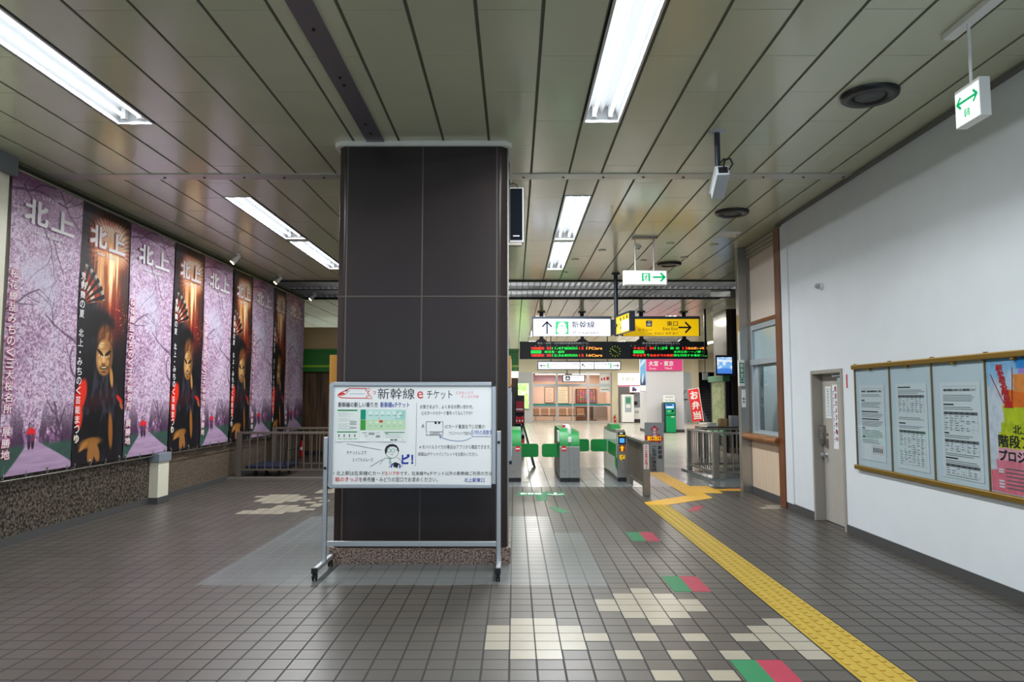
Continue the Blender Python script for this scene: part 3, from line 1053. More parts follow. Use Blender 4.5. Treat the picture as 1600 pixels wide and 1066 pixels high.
# the writing: board units of 1.18 mm counted from the board's upper left
def U(x): return -1.90 + (x - 0) * 0.0011815
def Vv(y): return 1.9425 - y * 0.0011665
T = frame((0, YW - 0.0103, 0), FRONT)
def wt(m, s, x0, x1, y0, y1, bold=0.0):
    m.text(s, U(x0), U(x1), Vv(y1), Vv(y0), 0.001, bold)
def ws(m, pts, w):
    m.stroke([(U(x), Vv(y)) for x, y in pts], w, 0.001)
k = MB(T).use('ink_black')
wt(k, '新幹線', 472, 778, 142, 234); wt(k, 'チケット', 880, 1090, 160, 232)
wt(k, '新幹線の新しい乗り方', 145, 474, 258, 302, 0.006)
wt(k, 'お客さまより、よくあるお問い合わせ。', 825, 1266, 280, 314, 0.004)
wt(k, 'Q ICカードのカード番号ってなんですか？', 836, 1260, 334, 368)
wt(k, 'A', 838, 862, 440, 476); wt(k, 'ICカード裏面右下に記載の', 1034, 1362, 446, 480); wt(k, 'アルファベットで始まる', 1066, 1246, 503, 534)
wt(k, '※ モバイルスイカの場合はアプリから確認できます。', 822, 1412, 615, 650); wt(k, '詳細はeチケットパンフレットをお読みください。', 812, 1306, 675, 708)
wt(k, 'チケットレスで', 222, 386, 665, 698); wt(k, 'とってもスムーズ', 274, 442, 722, 752)
wt(k, '・北上駅は在来線ICカード', 116, 540, 832, 868, 0.003); wt(k, 'です。在来線やeチケット以外の新幹線ご利用の方は', 665, 1424, 834, 868, 0.003)
wt(k, 'を券売機・みどりの窓口でお求めください。', 328, 976, 882, 922, 0.003)
ws(k, [(225, 607), (505, 658)], 0.004); ws(k, [(420, 795), (515, 737)], 0.004)
ws(k, [(877, 422), (1016, 422), (1016, 535), (877, 535), (880, 520), (884, 505), (877, 498), (877, 422)], 0.004)
ws(k, [(905, 507), (1013, 507)], 0.005); ws(k, [(905, 528), (1000, 528)], 0.003); wt(k, '1234567', 910, 990, 511, 525)
for a, b in ((946, 964), (976, 992)): k.rect(U(a), U(b), Vv(441), Vv(423), 0.001)
y = 268
while y < 780:
    ws(k, [(797 - (y - 268) * 0.008, y), (797 - (y - 268) * 0.008, y + 8)], 0.004); y += 16.5
k.build('black_handwriting', g)
k = MB(T).use('ink_black')
hx, hy = 597, 672
k.ring(U(hx), Vv(hy), 52 * 0.00118, 0.0035, 0.001, 28, math.pi * 0.98, math.pi * 2.02, ry=0.062)
hair = [(540, 690), (536, 655), (548, 628), (575, 610), (605, 608), (632, 618), (650, 640), (656, 672), (644, 668), (636, 640), (610, 628), (580, 630), (558, 648), (552, 684)]
k.poly([(U(x), Vv(y)) for x, y in hair], 0.0012)
ws(k, [(548, 722), (520, 742), (500, 775)], 0.0035); ws(k, [(640, 720), (662, 735), (676, 760), (684, 800)], 0.0035); ws(k, [(575, 722), (560, 728), (548, 722)], 0.003)
ws(k, [(585, 770), (572, 802)], 0.0035)
ws(k, [(585, 692), (597, 697), (609, 692)], 0.003)
k.poly([(U(x), Vv(y)) for x, y in ((618, 757), (655, 768), (643, 806), (607, 794))], 0.0025)
k.use('ink_green')
for cx in (572, 604): k.ring(U(cx), Vv(662), 0.017, 0.0035, 0.0018, 16)
ws(k, [(553, 660), (538, 656)], 0.003); ws(k, [(622, 660), (640, 656)], 0.003)
ws(k, [(572, 728), (592, 728), (582, 742), (592, 765), (572, 765), (582, 742), (572, 728)], 0.004)
k.use('ink_blue')
ws(k, [(590, 800), (598, 778), (612, 770)], 0.013); ws(k, [(658, 776), (666, 790), (662, 804)], 0.013)
k.build('clerk_doodle', g, label='marker doodle of a clerk with glasses holding a phone')
k = MB(T).use('ink_red')
wt(k, 'e', 800, 850, 168, 228); wt(k, 'エリア外', 540, 662, 834, 866, 0.006); wt(k, '紙のきっぷ', 132, 322, 880, 920, 0.006)
k.build('red_handwriting', g)
k = MB(T).use('ink_red')
ws(k, [(378, 146), (235, 144), (205, 160), (160, 182), (142, 198), (148, 212), (175, 222), (225, 224), (380, 226)], 0.0075)
ws(k, [(142, 198), (175, 202), (205, 192), (235, 158)], 0.0055)
ws(k, [(378, 146), (372, 164), (400, 166), (384, 186), (404, 190), (400, 204), (380, 208), (380, 226), (424, 230)], 0.0055)
ws(k, [(385, 152), (398, 142), (410, 150), (404, 164)], 0.003); ws(k, [(404, 210), (420, 206), (424, 230)], 0.004)
ws(k, [(432, 174), (452, 170), (454, 186), (436, 192)], 0.005)
k.poly([(U(x), Vv(y)) for x, y in ((142, 198), (160, 182), (190, 178), (200, 190), (160, 200))], 0.0009)
k.use('ink_purple'); ws(k, [(240, 190), (362, 190)], 0.003)
k.use('ink_black'); k.poly([(U(x), Vv(y)) for x, y in ((200, 166), (220, 152), (222, 160), (204, 172))], 0.0013)
k.build('train_doodle', g, label='red marker doodle of a bullet train')
k = MB(T).use('ink_pink')
wt(k, 'えきねっとで', 1120, 1266, 168, 194); wt(k, 'きっぷの予約', 1168, 1312, 200, 226)
k.build('pink_handwriting', g)
k = MB(T).use('ink_blue')
wt(k, '新幹線eチケット', 495, 736, 256, 304, 0.006); wt(k, '17桁の英数字', 1266, 1424, 492, 532, 0.004)
wt(k, 'ピ！', 680, 770, 695, 772, 0.045); wt(k, '北上駅東口', 1194, 1360, 888, 924, 0.006)
ws(k, [(1264, 490), (1256, 494), (1256, 540), (1264, 546)], 0.0045)
ws(k, [(1258 + i * 9, 546 + (4 if i % 2 else -3)) for i in range(18)], 0.0035)
ws(k, [(1250, 556), (1220, 572), (1180, 582), (1130, 584), (1080, 578), (1030, 564), (990, 544)], 0.0045)
ws(k, [(998, 566), (988, 543), (1008, 548)], 0.0045)
k.build('blue_handwriting', g)

# leaflet stuck on the whiteboard
def leaflet_art(Ug, Vg):
    C = np.ones(Ug.shape + (3,)) * np.array([232, 240, 238.])
    x, y = Ug, 1 - Vg
    def R(x0, x1, y0, y1, c):
        nonlocal C
        C = mixc(C, c, ((x > x0) & (x < x1) & (y > y0) & (y < y1)).astype(float))
    R(0.345, 0.99, 0.0, 0.33, (196, 232, 226)); R(0.345, 0.99, 0.33, 0.65, (196, 228, 192))
    R(0.345, 0.42, 0.01, 0.32, (20, 150, 120)); R(0.345, 0.42, 0.335, 0.65, (70, 160, 70))
    for a, b in ((0.01, 0.30), (0.01, 0.30), (0.69, 0.98)):
        pass
    R(0.01, 0.30, 0.01, 0.055, (40, 140, 80)); R(0.01, 0.30, 0.685, 0.72, (40, 140, 80)); R(0.69, 0.98, 0.70, 0.735, (40, 140, 80))
    R(0.84, 0.985, 0.05, 0.31, (160, 214, 206)); R(0.86, 0.91, 0.14, 0.27, (226, 240, 238))
    R(0.61, 0.665, 0.34, 0.41, (220, 70, 60)); R(0.60, 0.62, 0.27, 0.30, (220, 60, 50)); R(0.636, 0.65, 0.50, 0.57, (40, 40, 44))
    for i in range(6):
        R(0.46 + i * 0.085, 0.51 + i * 0.085, 0.06 + 0.02 * (i % 2), 0.16, (226, 242, 240))
        R(0.46 + i * 0.085, 0.52 + i * 0.085, 0.19, 0.205, (120, 160, 150))
        R(0.46 + i * 0.085, 0.50 + i * 0.085, 0.50 + 0.01 * (i % 2), 0.515 + 0.01 * (i % 2), (110, 150, 120))
        if i != 2: R(0.47 + i * 0.085, 0.51 + i * 0.085, 0.38, 0.44, (224, 240, 222))
    for i in range(18):
        yy = 0.10 + i * 0.031
        R(0.02, 0.16 + 0.09 * (i * 7 % 3) / 2, yy, yy + 0.008, (178, 186, 184))
    for i in range(3):
        R(0.19, 0.29, 0.37 + i * 0.045, 0.40 + i * 0.045, (150, 156, 156)); 
    R(0.19, 0.29, 0.56, 0.60, (150, 156, 156))
    for i in range(4):
        R(0.03 + i * 0.075, 0.05 + i * 0.075, 0.78, 0.86, (60, 64, 66)); R(0.02 + i * 0.075, 0.08 + i * 0.075, 0.90, 0.93, (150, 190, 160))
    for i in range(5):
        R(0.70, 0.96 - 0.05 * (i % 2), 0.77 + i * 0.03, 0.78 + i * 0.03, (176, 184, 182))
    R(0.70, 0.75, 0.75, 0.765, (50, 50, 54)); R(0.77, 0.82, 0.935, 0.965, (40, 44, 70)); R(0.83, 0.875, 0.935, 0.965, (40, 44, 70)); R(0.94, 0.97, 0.94, 0.96, (150, 150, 160))
    R(0.46, 0.55, 0.72, 0.80, (150, 160, 164)); R(0.57, 0.63, 0.80, 0.88, (150, 150, 154)); R(0.37, 0.44, 0.72, 0.74, (80, 110, 100)); R(0.57, 0.63, 0.72, 0.735, (90, 110, 104))
    R(0.41, 0.45, 0.79, 0.87, (206, 212, 212))
    for xx in (0.335, 0.675):
        C = mixc(C, (206, 214, 214), (np.abs(x - xx) < 0.003) & (y > 0.64))
    return C
l = print_mesh('leaflet', frame((U(133), YW - 0.0125, Vv(588)), FRONT), U(713) - U(133), Vv(318) - Vv(588), 200, 110, leaflet_art, 'print_paper', loc=(U(133), YW - 0.0125, Vv(588)), d=0.0,
               relief=lambda a, b: 0.004 * np.maximum(0, 0.25 - b) ** 2 * 16 * (0.5 + 0.5 * np.cos(a * 18)))
tag(l, 'green and white printed fold-out leaflet stuck on the whiteboard', 'leaflet')

# ------------------------------------------------------------------ banners on the left wall
def sakura(Ug, Vg):
    asp = 3.0
    u, v = Ug, Vg * asp
    n1 = fbm(u * 4, v * 4, 1); n2 = fbm(u * 46, v * 46, 7, 3); n3 = fbm(u * 11 + n1 * 2, v * 11, 13); n4 = vnoise(u * 95, v * 95, 77)
    C = np.ones(u.shape + (3,)) * np.array([190, 150, 184.])
    C = mixc(C, (216, 196, 220), sst(0.42, 0.62, n1) * 0.8)
    C = mixc(C, (150, 100, 146), sst(0.5, 0.72, n3) * 0.65)
    C = mixc(C, (214, 220, 238), sst(0.56, 0.70, fbm(u * 7, v * 7, 51)) * 0.55 * sst(0.9, 0.75, Vg))
    C = mixc(C, (238, 214, 234), sst(0.50, 0.66, n2) * 0.8)
    C = mixc(C, (112, 80, 116), sst(0.54, 0.72, 1 - n2) * 0.42)
    C = mixc(C, (244, 226, 240), sst(0.60, 0.75, n4) * 0.6); C = mixc(C, (96, 66, 100), sst(0.62, 0.8, 1 - n4) * 0.5)
    C = mixc(C, (206, 216, 234), blob(u, v, 0.52, 1.95, 0.16, 0.30, 0.2, 0.7) * 0.6)
    C = mixc(C, (200, 206, 226), blob(u, v, 0.30, 2.05, 0.14, 0.12, 0.2, 0.7) * 0.5)
    C = mixc(C, (222, 176, 212), blob(u, v, 0.72, 2.82, 0.40, 0.30, 0.2, 0.8) * 0.55)
    C = mixc(C, (120, 50, 108), sst(0.88, 1.0, Vg) * sst(0.75, 0.3, u) * 0.6)
    r = np.random.RandomState(3)
    br = np.zeros(u.shape)
    def branch(x, y, a, l, w, dep):
        nonlocal br
        for k in range(int(l / 0.07)):
            nx_, ny_ = x + 0.07 * math.cos(a), y + 0.07 * math.sin(a)
            br = np.maximum(br, 1 - sst(w * 0.6, w * 1.3, segd(u, v, (x, y), (nx_, ny_))))
            x, y = nx_, ny_
            a += r.uniform(-0.35, 0.35)
            w *= 0.95
            if dep and r.rand() < 0.3: branch(x, y, a + r.choice([-0.7, 0.7]), l * 0.5, w * 0.6, dep - 1)
    branch(0.0, 2.82, 0.2, 0.8, 0.016, 2); branch(0.15, 2.9, -0.9, 1.1, 0.012, 2); branch(0.65, 2.98, -0.9, 0.6, 0.010, 1)
    branch(0.0, 1.62, 0.5, 0.5, 0.012, 1); branch(1.0, 1.35, 2.4, 0.6, 0.016, 2); branch(0.98, 1.0, 2.3, 0.4, 0.016, 1); branch(0.75, 2.1, 2.0, 0.4, 0.010, 1); branch(0.86, 0.25, 1.75, 0.55, 0.022, 1)
    br *= sst(0.25, 0.5, fbm(u * 9, v * 9, 40) + 0.15)
    C = mixc(C, (58, 40, 62), br * 0.62)
    # tree trunks and undergrowth above the path
    dk = sst(0.26, 0.12, Vg) * sst(0.44, 0.6, fbm(u * 16, v * 5, 21) + 0.10 * (np.abs(u - 0.42) > 0.14) + 0.22 * sst(0.6, 0.95, u) - 0.03)
    C = mixc(C, (52, 40, 54), dk * 0.8)
    hz = 0.105
    C = mixc(C, (60, 50, 62), sst(hz + 0.06, hz + 0.015, Vg + 0.05 * fbm(u * 18, v * 12, 44)) * sst(0.02, 0.14, np.abs(u - 0.42)) * (0.25 + 0.8 * fbm(u * 24, v * 16, 45)))
    gl = sst(0.012, -0.012, Vg - 0.085 - 0.02 * fbm(u * 16, v * 9, 46))
    C = mixc(C, (44, 96, 66), gl * (0.5 + 0.6 * fbm(u * 20, v * 20, 31)))
    t = np.clip((hz - Vg) / hz, 0, 1)
    lft, rgt = 0.36 - 0.30 * t, 0.50 + 0.62 * t
    path = (Vg < hz) * sst(-0.015, 0.015, u - lft) * sst(-0.015, 0.015, rgt - u)
    pc = 150 + 50 * fbm(u * 3, v * 40, 33)
    C = C * (1 - path[..., None]) + np.stack([pc, pc * 0.93, pc * 1.02], -1) * path[..., None]
    for x, c in ((0.375, (70, 62, 92)), (0.43, (110, 70, 70))):
        C = mixc(C, c, blob(u, Vg, x, 0.112, 0.03, 0.022, 0, 0.2)); C = mixc(C, (40, 34, 42), blob(u, Vg, x, 0.093, 0.022, 0.014, 0, 0.3))
        C = mixc(C, (50, 34, 34), blob(u, Vg, x, 0.133, 0.014, 0.006, 0, 0.3))
    C = (C - 150) * 0.92 + np.array([150, 138, 149.])
    g_ = C.mean(-1, keepdims=True)
    C = g_ + (C - g_) * (0.72 + 0.5 * sst(0.16, 0.10, Vg))[..., None]
    C = mixc(C, (226, 36, 44), (((u - 0.405) / 0.068) ** 2 + ((Vg - 0.134) / 0.018) ** 2 < 1) & (Vg > 0.134 - 0.006 * np.abs(np.cos(u * 90))))
    return C
def dance(Ug, Vg):
    asp = 3.0
    u, v = Ug, Vg * asp
    n = fbm(u * 5, v * 5, 3); n2 = fbm(u * 18, v * 5, 9)
    C = np.ones(u.shape + (3,)) * np.array([22, 18, 24.])
    C = mixc(C, (70, 66, 84), sst(0.5, 0.7, fbm(u * 6, v * 0.8, 5)) * 0.35)
    C = mixc(C, (96, 88, 104), sst(0.86, 1.0, Vg) * sst(0.6, 0.05, u) * 0.6)
    # fireworks falling behind the title
    ang = np.arctan2(v - 2.55, u - 0.62)
    bu = np.exp(-(np.abs(u - 0.60) / 0.42) ** 3 - (np.abs(v - 2.62) / 0.30) ** 3)
    rays = 0.55 + 0.45 * np.cos(ang * 40 + 9 * n)
    C = mixc(C, (214, 96, 44), np.clip(bu * 1.5 * (0.4 + 0.7 * rays) - 0.1, 0, 1))
    C = mixc(C, (255, 246, 226), np.clip((bu - 0.35) * 2.4, 0, 1) * (0.55 + 0.4 * rays))
    cw = 0.12 + 0.10 * sst(1.6, 2.3, v)
    col = np.exp(-((u - 0.60) / cw) ** 2) * sst(1.72, 2.0, v) * sst(2.75, 2.4, v)
    glow = np.exp(-((u - 0.58) / 0.34) ** 2) * sst(1.75, 2.2, v) * sst(2.8, 2.4, v)
    st = sst(0.38, 0.62, fbm(u * 18, v * 1.1, 17))
    C = mixc(C, (196, 58, 20), np.clip(glow * (0.35 + 0.6 * st), 0, 1))
    C = mixc(C, (255, 150, 60), np.clip(col * 1.3 * (0.4 + st), 0, 1))
    C = mixc(C, (255, 240, 190), np.clip(col * st * 1.5 * sst(1.6, 2.1, v), 0, 1))
    C = mixc(C, (160, 24, 16), np.exp(-((u - 0.72) / 0.22) ** 2) * np.exp(-((v - 1.75) / 0.28) ** 2) * 0.7)
    sp = (vnoise(u * 60, v * 60, 55) > 0.86) * np.exp(-((v - 1.75) / 0.22) ** 2) * sst(0.5, 0.7, u)
    C = mixc(C, (255, 150, 90), sp * 0.8)
    # open fan
    a = np.arctan2(v - 1.80, u - 0.02); rr = np.hypot(u - 0.02, v - 1.80)
    fan = ((rr > 0.14) & (rr < 0.50) & (a > 0.25) & (a < 1.45)).astype(float) * sst(0.0, 0.5, fbm(u * 4, v * 4, 66) + 0.05)
    rib = np.where(np.cos(a * 28) > 0.1, 1.0, 0.0)
    C = mixc(C, (24, 18, 20), fan)
    C = mixc(C, (226, 210, 190), fan * rib * sst(0.40, 0.5, rr) * 0.85); C = mixc(C, (206, 66, 30), fan * rib * (rr < 0.42) * 0.8); C = mixc(C, (236, 214, 190), fan * rib * ((rr > 0.24) & (rr < 0.32)) * 0.8)
    C = mixc(C, (16, 14, 18), blob(u, v, 0.30, 1.62, 0.42, 0.16, 0.1, 0.3))
    # dancer: dark robe, carved wooden mask, straw skirt
    C = mixc(C, (14, 13, 18), blob(u, v, 0.52, 0.75, 0.44, 0.66, 0, 0.2))
    C = mixc(C, (70, 26, 34), blob(u, v, 0.46, 0.74, 0.36, 0.10, 0.2, 0.9) * 0.6); C = mixc(C, (58, 56, 70), sst(0.50, 0.68, n2) * blob(u, v, 0.5, 0.65, 0.38, 0.5, 0, 0.3) * 0.8)
    C = mixc(C, (84, 44, 26), blob(u, v, 0.56, 1.47, 0.14, 0.17, 0.1, 0.4)); C = mixc(C, (150, 92, 48), sst(0.5, 0.6, fbm(u * 30, v * 8, 23)) * blob(u, v, 0.56, 1.46, 0.13, 0.15, 0.1, 0.4))
    fx, fy = 0.55, 1.24
    C = mixc(C, (150, 102, 56), blob(u, v, fx, fy, 0.16, 0.22, -0.08, 0.06))
    C = mixc(C, (190, 140, 84), blob(u, v, fx - 0.04, fy + 0.02, 0.10, 0.17, -0.08, 0.5))
    C = mixc(C, (104, 66, 36), blob(u, v, fx + 0.11, fy - 0.02, 0.05, 0.17, -0.1, 0.5) * 0.8)
    C = mixc(C, (226, 186, 128), blob(u, v, fx - 0.06, fy + 0.14, 0.05, 0.035, 0.4, 0.4)); C = mixc(C, (218, 172, 112), blob(u, v, fx - 0.02, fy - 0.01, 0.028, 0.07, 0.08, 0.3))
    C = mixc(C, (120, 78, 42), blob(u, v, fx - 0.02, fy - 0.085, 0.045, 0.018, 0, 0.3)); C = mixc(C, (206, 156, 98), blob(u, v, fx - 0.09, fy - 0.06, 0.03, 0.04, 0.3, 0.4)); C = mixc(C, (186, 136, 82), blob(u, v, fx + 0.06, fy - 0.06, 0.03, 0.04, -0.3, 0.4))
    for dx, rot in ((-0.085, -0.55), (0.065, 0.5)):
        C = mixc(C, (26, 18, 14), blob(u, v, fx + dx, fy + 0.055, 0.07, 0.020, rot, 0.12)); C = mixc(C, (238, 214, 160), blob(u, v, fx + dx * 0.95, fy + 0.012, 0.030, 0.012, rot * 0.4, 0.15)); C = mixc(C, (24, 18, 16), blob(u, v, fx + dx * 0.92, fy + 0.012, 0.011, 0.011, 0, 0.15))
    C = mixc(C, (58, 34, 22), blob(u, v, fx - 0.01, fy - 0.125, 0.075, 0.022, 0.05, 0.12)); C = mixc(C, (216, 190, 150), blob(u, v, fx - 0.01, fy - 0.122, 0.055, 0.008, 0.05, 0.15))
    C = mixc(C, (96, 58, 32), blob(u, v, fx - 0.01, fy - 0.175, 0.05, 0.012, 0, 0.3))
    for k in range(3): C = mixc(C, (110, 72, 40), blob(u, v, fx - 0.01, fy + 0.10 + 0.025 * k, 0.08, 0.005, 0, 0.4) * 0.7)
    C = mixc(C, (186, 130, 70), blob(u, v, 0.70, 1.0, 0.035, 0.12, 0.15, 0.25))
    C = mixc(C, (228, 44, 26), blob(u, v, 0.12, 0.78, 0.10, 0.20, -0.3, 0.2)); C = mixc(C, (228, 52, 30), blob(u, v, 0.10, 0.56, 0.07, 0.16, 0.1, 0.25))
    C = mixc(C, (200, 40, 30), blob(u, v, 0.90, 0.74, 0.09, 0.03, -0.5, 0.3)); C = mixc(C, (170, 90, 60), blob(u, v, 0.95, 0.66, 0.06, 0.03, -0.9, 0.3))
    C = mixc(C, (150, 98, 44), blob(u, v, 0.34, 0.235, 0.20, 0.06, 0.1, 0.3)); C = mixc(C, (176, 120, 60), blob(u, v, 0.22, 0.20, 0.10, 0.03, 0.5, 0.3))
    for x, rot in ((0.38, 0.1), (0.47, 0.35), (0.36, -0.1)):
        C = mixc(C, (160, 106, 54), blob(u, v, x, 0.12, 0.05, 0.12, rot, 0.2))
    C = mixc(C, (150, 92, 40), blob(u, v, 0.71, 0.36, 0.045, 0.22, 0.10, 0.2)); C = mixc(C, (230, 200, 150), blob(u, v, 0.08, 0.30, 0.02, 0.05, 0, 0.3))
    return C
def drape(seed):
    return lambda a, b: 0.010 * np.sin(a * 9 + seed) * (0.3 + 0.7 * (1 - b)) + 0.006 * np.sin(b * 11 + a * 4 + seed * 2) + 0.012
XB = -5.70
BZ0, BZ1 = 0.80, 4.27
def banner(kind, y0, y1, label, seed, nx=110, ny=330):
    w, h = y1 - y0, BZ1 - BZ0
    g = thing('hanging_banner', label, 'banner', (XB, (y0 + y1) / 2, BZ0), 'festival banners along the left wall')
    T = frame((XB, y0, BZ0), LEFTW)
    print_mesh('cloth', T, w, h, nx, ny, sakura if kind == 's' else dance, 'print_cloth', g, relief=drape(seed))
    T2 = frame((XB + 0.024, y0, BZ0), LEFTW)
    m = MB(T2).use('ink_white')
    m.text('北', w * 0.16, w * 0.47, h * 0.845, h * 0.925, 0.003, 0.035); m.text('上', w * 0.53, w * 0.86, h * 0.845, h * 0.922, 0.003, 0.035)
    m.text('Iwate Kitakami', w * 0.30, w * 0.72, h * 0.812, h * 0.828, 0.003)
    if kind == 's':
        m.text('いわて', w * 0.38, w * 0.62, h * 0.938, h * 0.957, 0.003)
    else:
        m.use('ink_outline').text('北', w * 0.15, w * 0.48, h * 0.842, h * 0.928, 0.001, 0.075); m.text('上', w * 0.52, w * 0.87, h * 0.842, h * 0.925, 0.001, 0.075)
        m.use('ink_red').text('いわて', w * 0.38, w * 0.64, h * 0.938, h * 0.960, 0.003)
        m.outline(w * 0.03, w * 0.031, h * 0.1, h * 0.101, 0.0002)
    m.build('title_lettering', g)
    m = MB(T2).use('ink_white')
    if kind == 's':
        s = '桜花繚乱みちのく三大桜名所　展勝地'; top = 0.645; st = 0.0368; a, b = 0.015, 0.115
    else:
        s = '鬼剣舞の夏　北上・みちのく芸能まつり'; top = 0.70; st = 0.0362; a, b = 0.012, 0.10
    for i, ch in enumerate(s):
        if ch == '　': continue
        z = top - i * st
        if ch == '・':
            m.disc(w * (a + b) / 2, h * (z + 0.014), w * 0.012, 0.003, 10); continue
        if kind == 's':
            m.use('ink_berry').text(ch, w * (a - 0.004), w * (b + 0.006), h * (z - 0.001), h * (z + 0.030), 0.002, 0.055)
        m.use('ink_white').text(ch, w * a, w * b, h * z, h * (z + 0.029), 0.004, 0.005)
    m.build('side_lettering', g)
    n = 4
    for i in range(n):
        yy = y0 + w * (0.06 + 0.88 * i / (n - 1))
        m = MB().use('steel')
        m.lathe([(0.008, -0.002), (0.02, -0.002), (0.02, 0.002), (0.008, 0.002)], (XB + 0.012, yy, BZ0 + 0.03), 12, 'x')
        m.tube([(XB + 0.02, yy, BZ0 + 0.035), (XB + 0.028, yy, BZ0), (XB + 0.02, yy, BZ0 - 0.035), (XB + 0.008, yy, BZ0 - 0.03), (XB + 0.008, yy, BZ0)], 0.0045, n=6)
        m.build('eyelet_hook', g)
    return g
BL = [('s', 8.02, 9.34, 'cherry blossom banner with pink side lettering, largest and nearest, beside the pale pilaster'),
      ('d', 9.34, 10.55, 'dark festival banner with wooden dance mask between the two nearest cherry blossom banners'),
      ('s', 10.57, 11.93, 'cherry blossom banner hanging above the white pilaster foot'),
      ('d', 11.98, 13.09, 'dark festival banner with mask, second dark one from the entrance'),
      ('s', 13.13, 14.44, 'cherry blossom banner directly left of the railing post, third pale one'),
      ('d', 14.50, 15.55, 'dark festival banner with mask, third dark one, behind the railing post'),
      ('s', 15.60, 16.94, 'cherry blossom banner above the blue trolley, fourth pale one'),
      ('d', 16.98, 17.85, 'narrow dark festival banner, the farthest of the dark ones'),
      ('s', 17.90, 19.45, 'dim cherry blossom banner at the far end of the row')]
for i, (k, a, b, l) in enumerate(BL):
    banner(k, a, b, l, i * 1.7, *((200, 600) if i < 2 else (130, 390) if i < 5 else (70, 210)))
w = MB().use('steel').tube([(XB + 0.012, 7.98, BZ1 + 0.02), (XB + 0.012, 19.5, BZ1 + 0.02)], 0.012, 8)
w = w.build('banner_rail', loc=(XB, 13, BZ1)); tag(w, 'thin metal rail along the tops of all banners', 'banner rail')
w = MB().use('steel').tube([(XB + 0.012, 7.5, 0.75), (XB + 0.012, 12.0, 0.757), (XB + 0.012, 19.5, 0.76)], 0.006, 6)
w = w.build('tension_cable', loc=(XB, 13, 0.75)); tag(w, 'thin cable along the hooks at the lower banner edges', 'cable')

# spotlights
for (y, l) in ((13.52, 'small white ceiling spotlight nearest the pillar foot banners, brightest of three'), (15.98, 'small white ceiling spotlight in the middle of the three by the banners'), (18.73, 'small white ceiling spotlight farthest along the banner row')):
    x = -5.24
    g = thing('spotlight', l, 'spotlight', (x, y, CEIL), 'spotlights beside the banners')
    m = MB().use('white_plastic').cyl((x, y, CEIL - 0.06), (x, y, CEIL), 0.012); m.lathe([(0.045, -0.02), (0.05, 0)], (x, y, CEIL), 16); m.build('mount', g)
    a, b = Vector((x + 0.05, y - 0.03, CEIL - 0.05)), Vector((x - 0.07, y - 0.10, CEIL - 0.19))
    m = MB().use('white_plastic').cyl(a, b, 0.035, 0.052, 20, caps=False); m.cyl(a + (a - b) * 0.02, a, 0.02, 0.035, 20); m.build('lamp_shade', g)
    c = a + (b - a) * 0.9
    m = MB().use('spot_glow').cyl(c - (b - a) * 0.05, c, 0.046, 0.046, 20); m.build('bulb', g)
# ------------------------------------------------------------------ left concourse: barriers, trolley, extinguisher
def bar_fence(name, label, x0, x1, y, h, n, mt, group=None, z0=0.0, cat='railing', posts=True):
    g = thing(name, label, cat, ((x0 + x1) / 2, y, z0), group)
    m = MB().use(mt).box(x0, x1, y - 0.03, y + 0.03, h - 0.05, h); m.build('top_rail', g, bevel=0.006)
    m = MB().use(mt).box(x0, x1, y - 0.02, y + 0.02, z0 + 0.13, z0 + 0.165); m.build('bottom_rail', g)
    for x in ((x0 + 0.05, x1 - 0.05) if posts else ()):
        m = MB().use(mt).box(x - 0.05, x + 0.05, y - 0.045, y + 0.045, z0, h - 0.01); m.build('post', g, bevel=0.005)
    for i in range(n):
        x = x0 + 0.1 + (x1 - x0 - 0.2) * (i + 1) / (n + 1)
        m = MB().use(mt).cyl((x, y, z0 + 0.15), (x, y, h - 0.03), 0.013, n=8); m.build('baluster', g)
    return g
c = MB().use('kerb_stone').box(-5.77, -2.9, 14.62, 14.86, 0, 0.07)
tag(c.build('kerb', loc=(-4.3, 14.74, 0), bevel=0.005), 'low stone kerb under the barrier left of the pillar', 'kerb')
bar_fence('railing', 'brown steel railing across the left concourse, in front of the trolley', -5.62, -2.9, 14.74, 0.98, 15, 'rail_brown', 'railings left of the pillar', 0.07)
bar_fence('railing', 'brown steel railing farther back, behind the trolley', -5.62, -3.1, 16.9, 0.98, 14, 'rail_brown', 'railings left of the pillar', 0.0)
g = thing('platform_trolley', 'blue platform trolley standing between the two left railings', 'trolley', (-5.2, 15.9, 0))
m = MB().use('trolley_blue').box(-5.66, -4.85, 15.35, 16.35, 0.19, 0.24); m.build('deck', g, bevel=0.01)
m = MB().use('black_rubber').box(-5.68, -4.83, 15.33, 16.37, 0.165, 0.19); m.build('bumper', g)
for x in (-5.5, -5.0):
    for y in (15.5, 16.2):
        m = MB().use('black_rubber').lathe([(0.02, 0), (0.075, 0.004), (0.08, 0.02), (0.075, 0.036), (0.02, 0.04)], (x - 0.02, y, 0.08), 18, 'x'); m.box(x - 0.03, x + 0.03, y - 0.03, y + 0.03, 0.12, 0.167); m.build('wheel', g)
m = MB().use('black_plastic').tube([(-4.87, 15.42, 0.2), (-4.78, 15.42, 0.95), (-4.78, 16.28, 0.95), (-4.87, 16.28, 0.2)], 0.016); m.tube([(-4.83, 15.42, 0.55), (-4.83, 16.28, 0.55)], 0.012); m.build('handle', g)
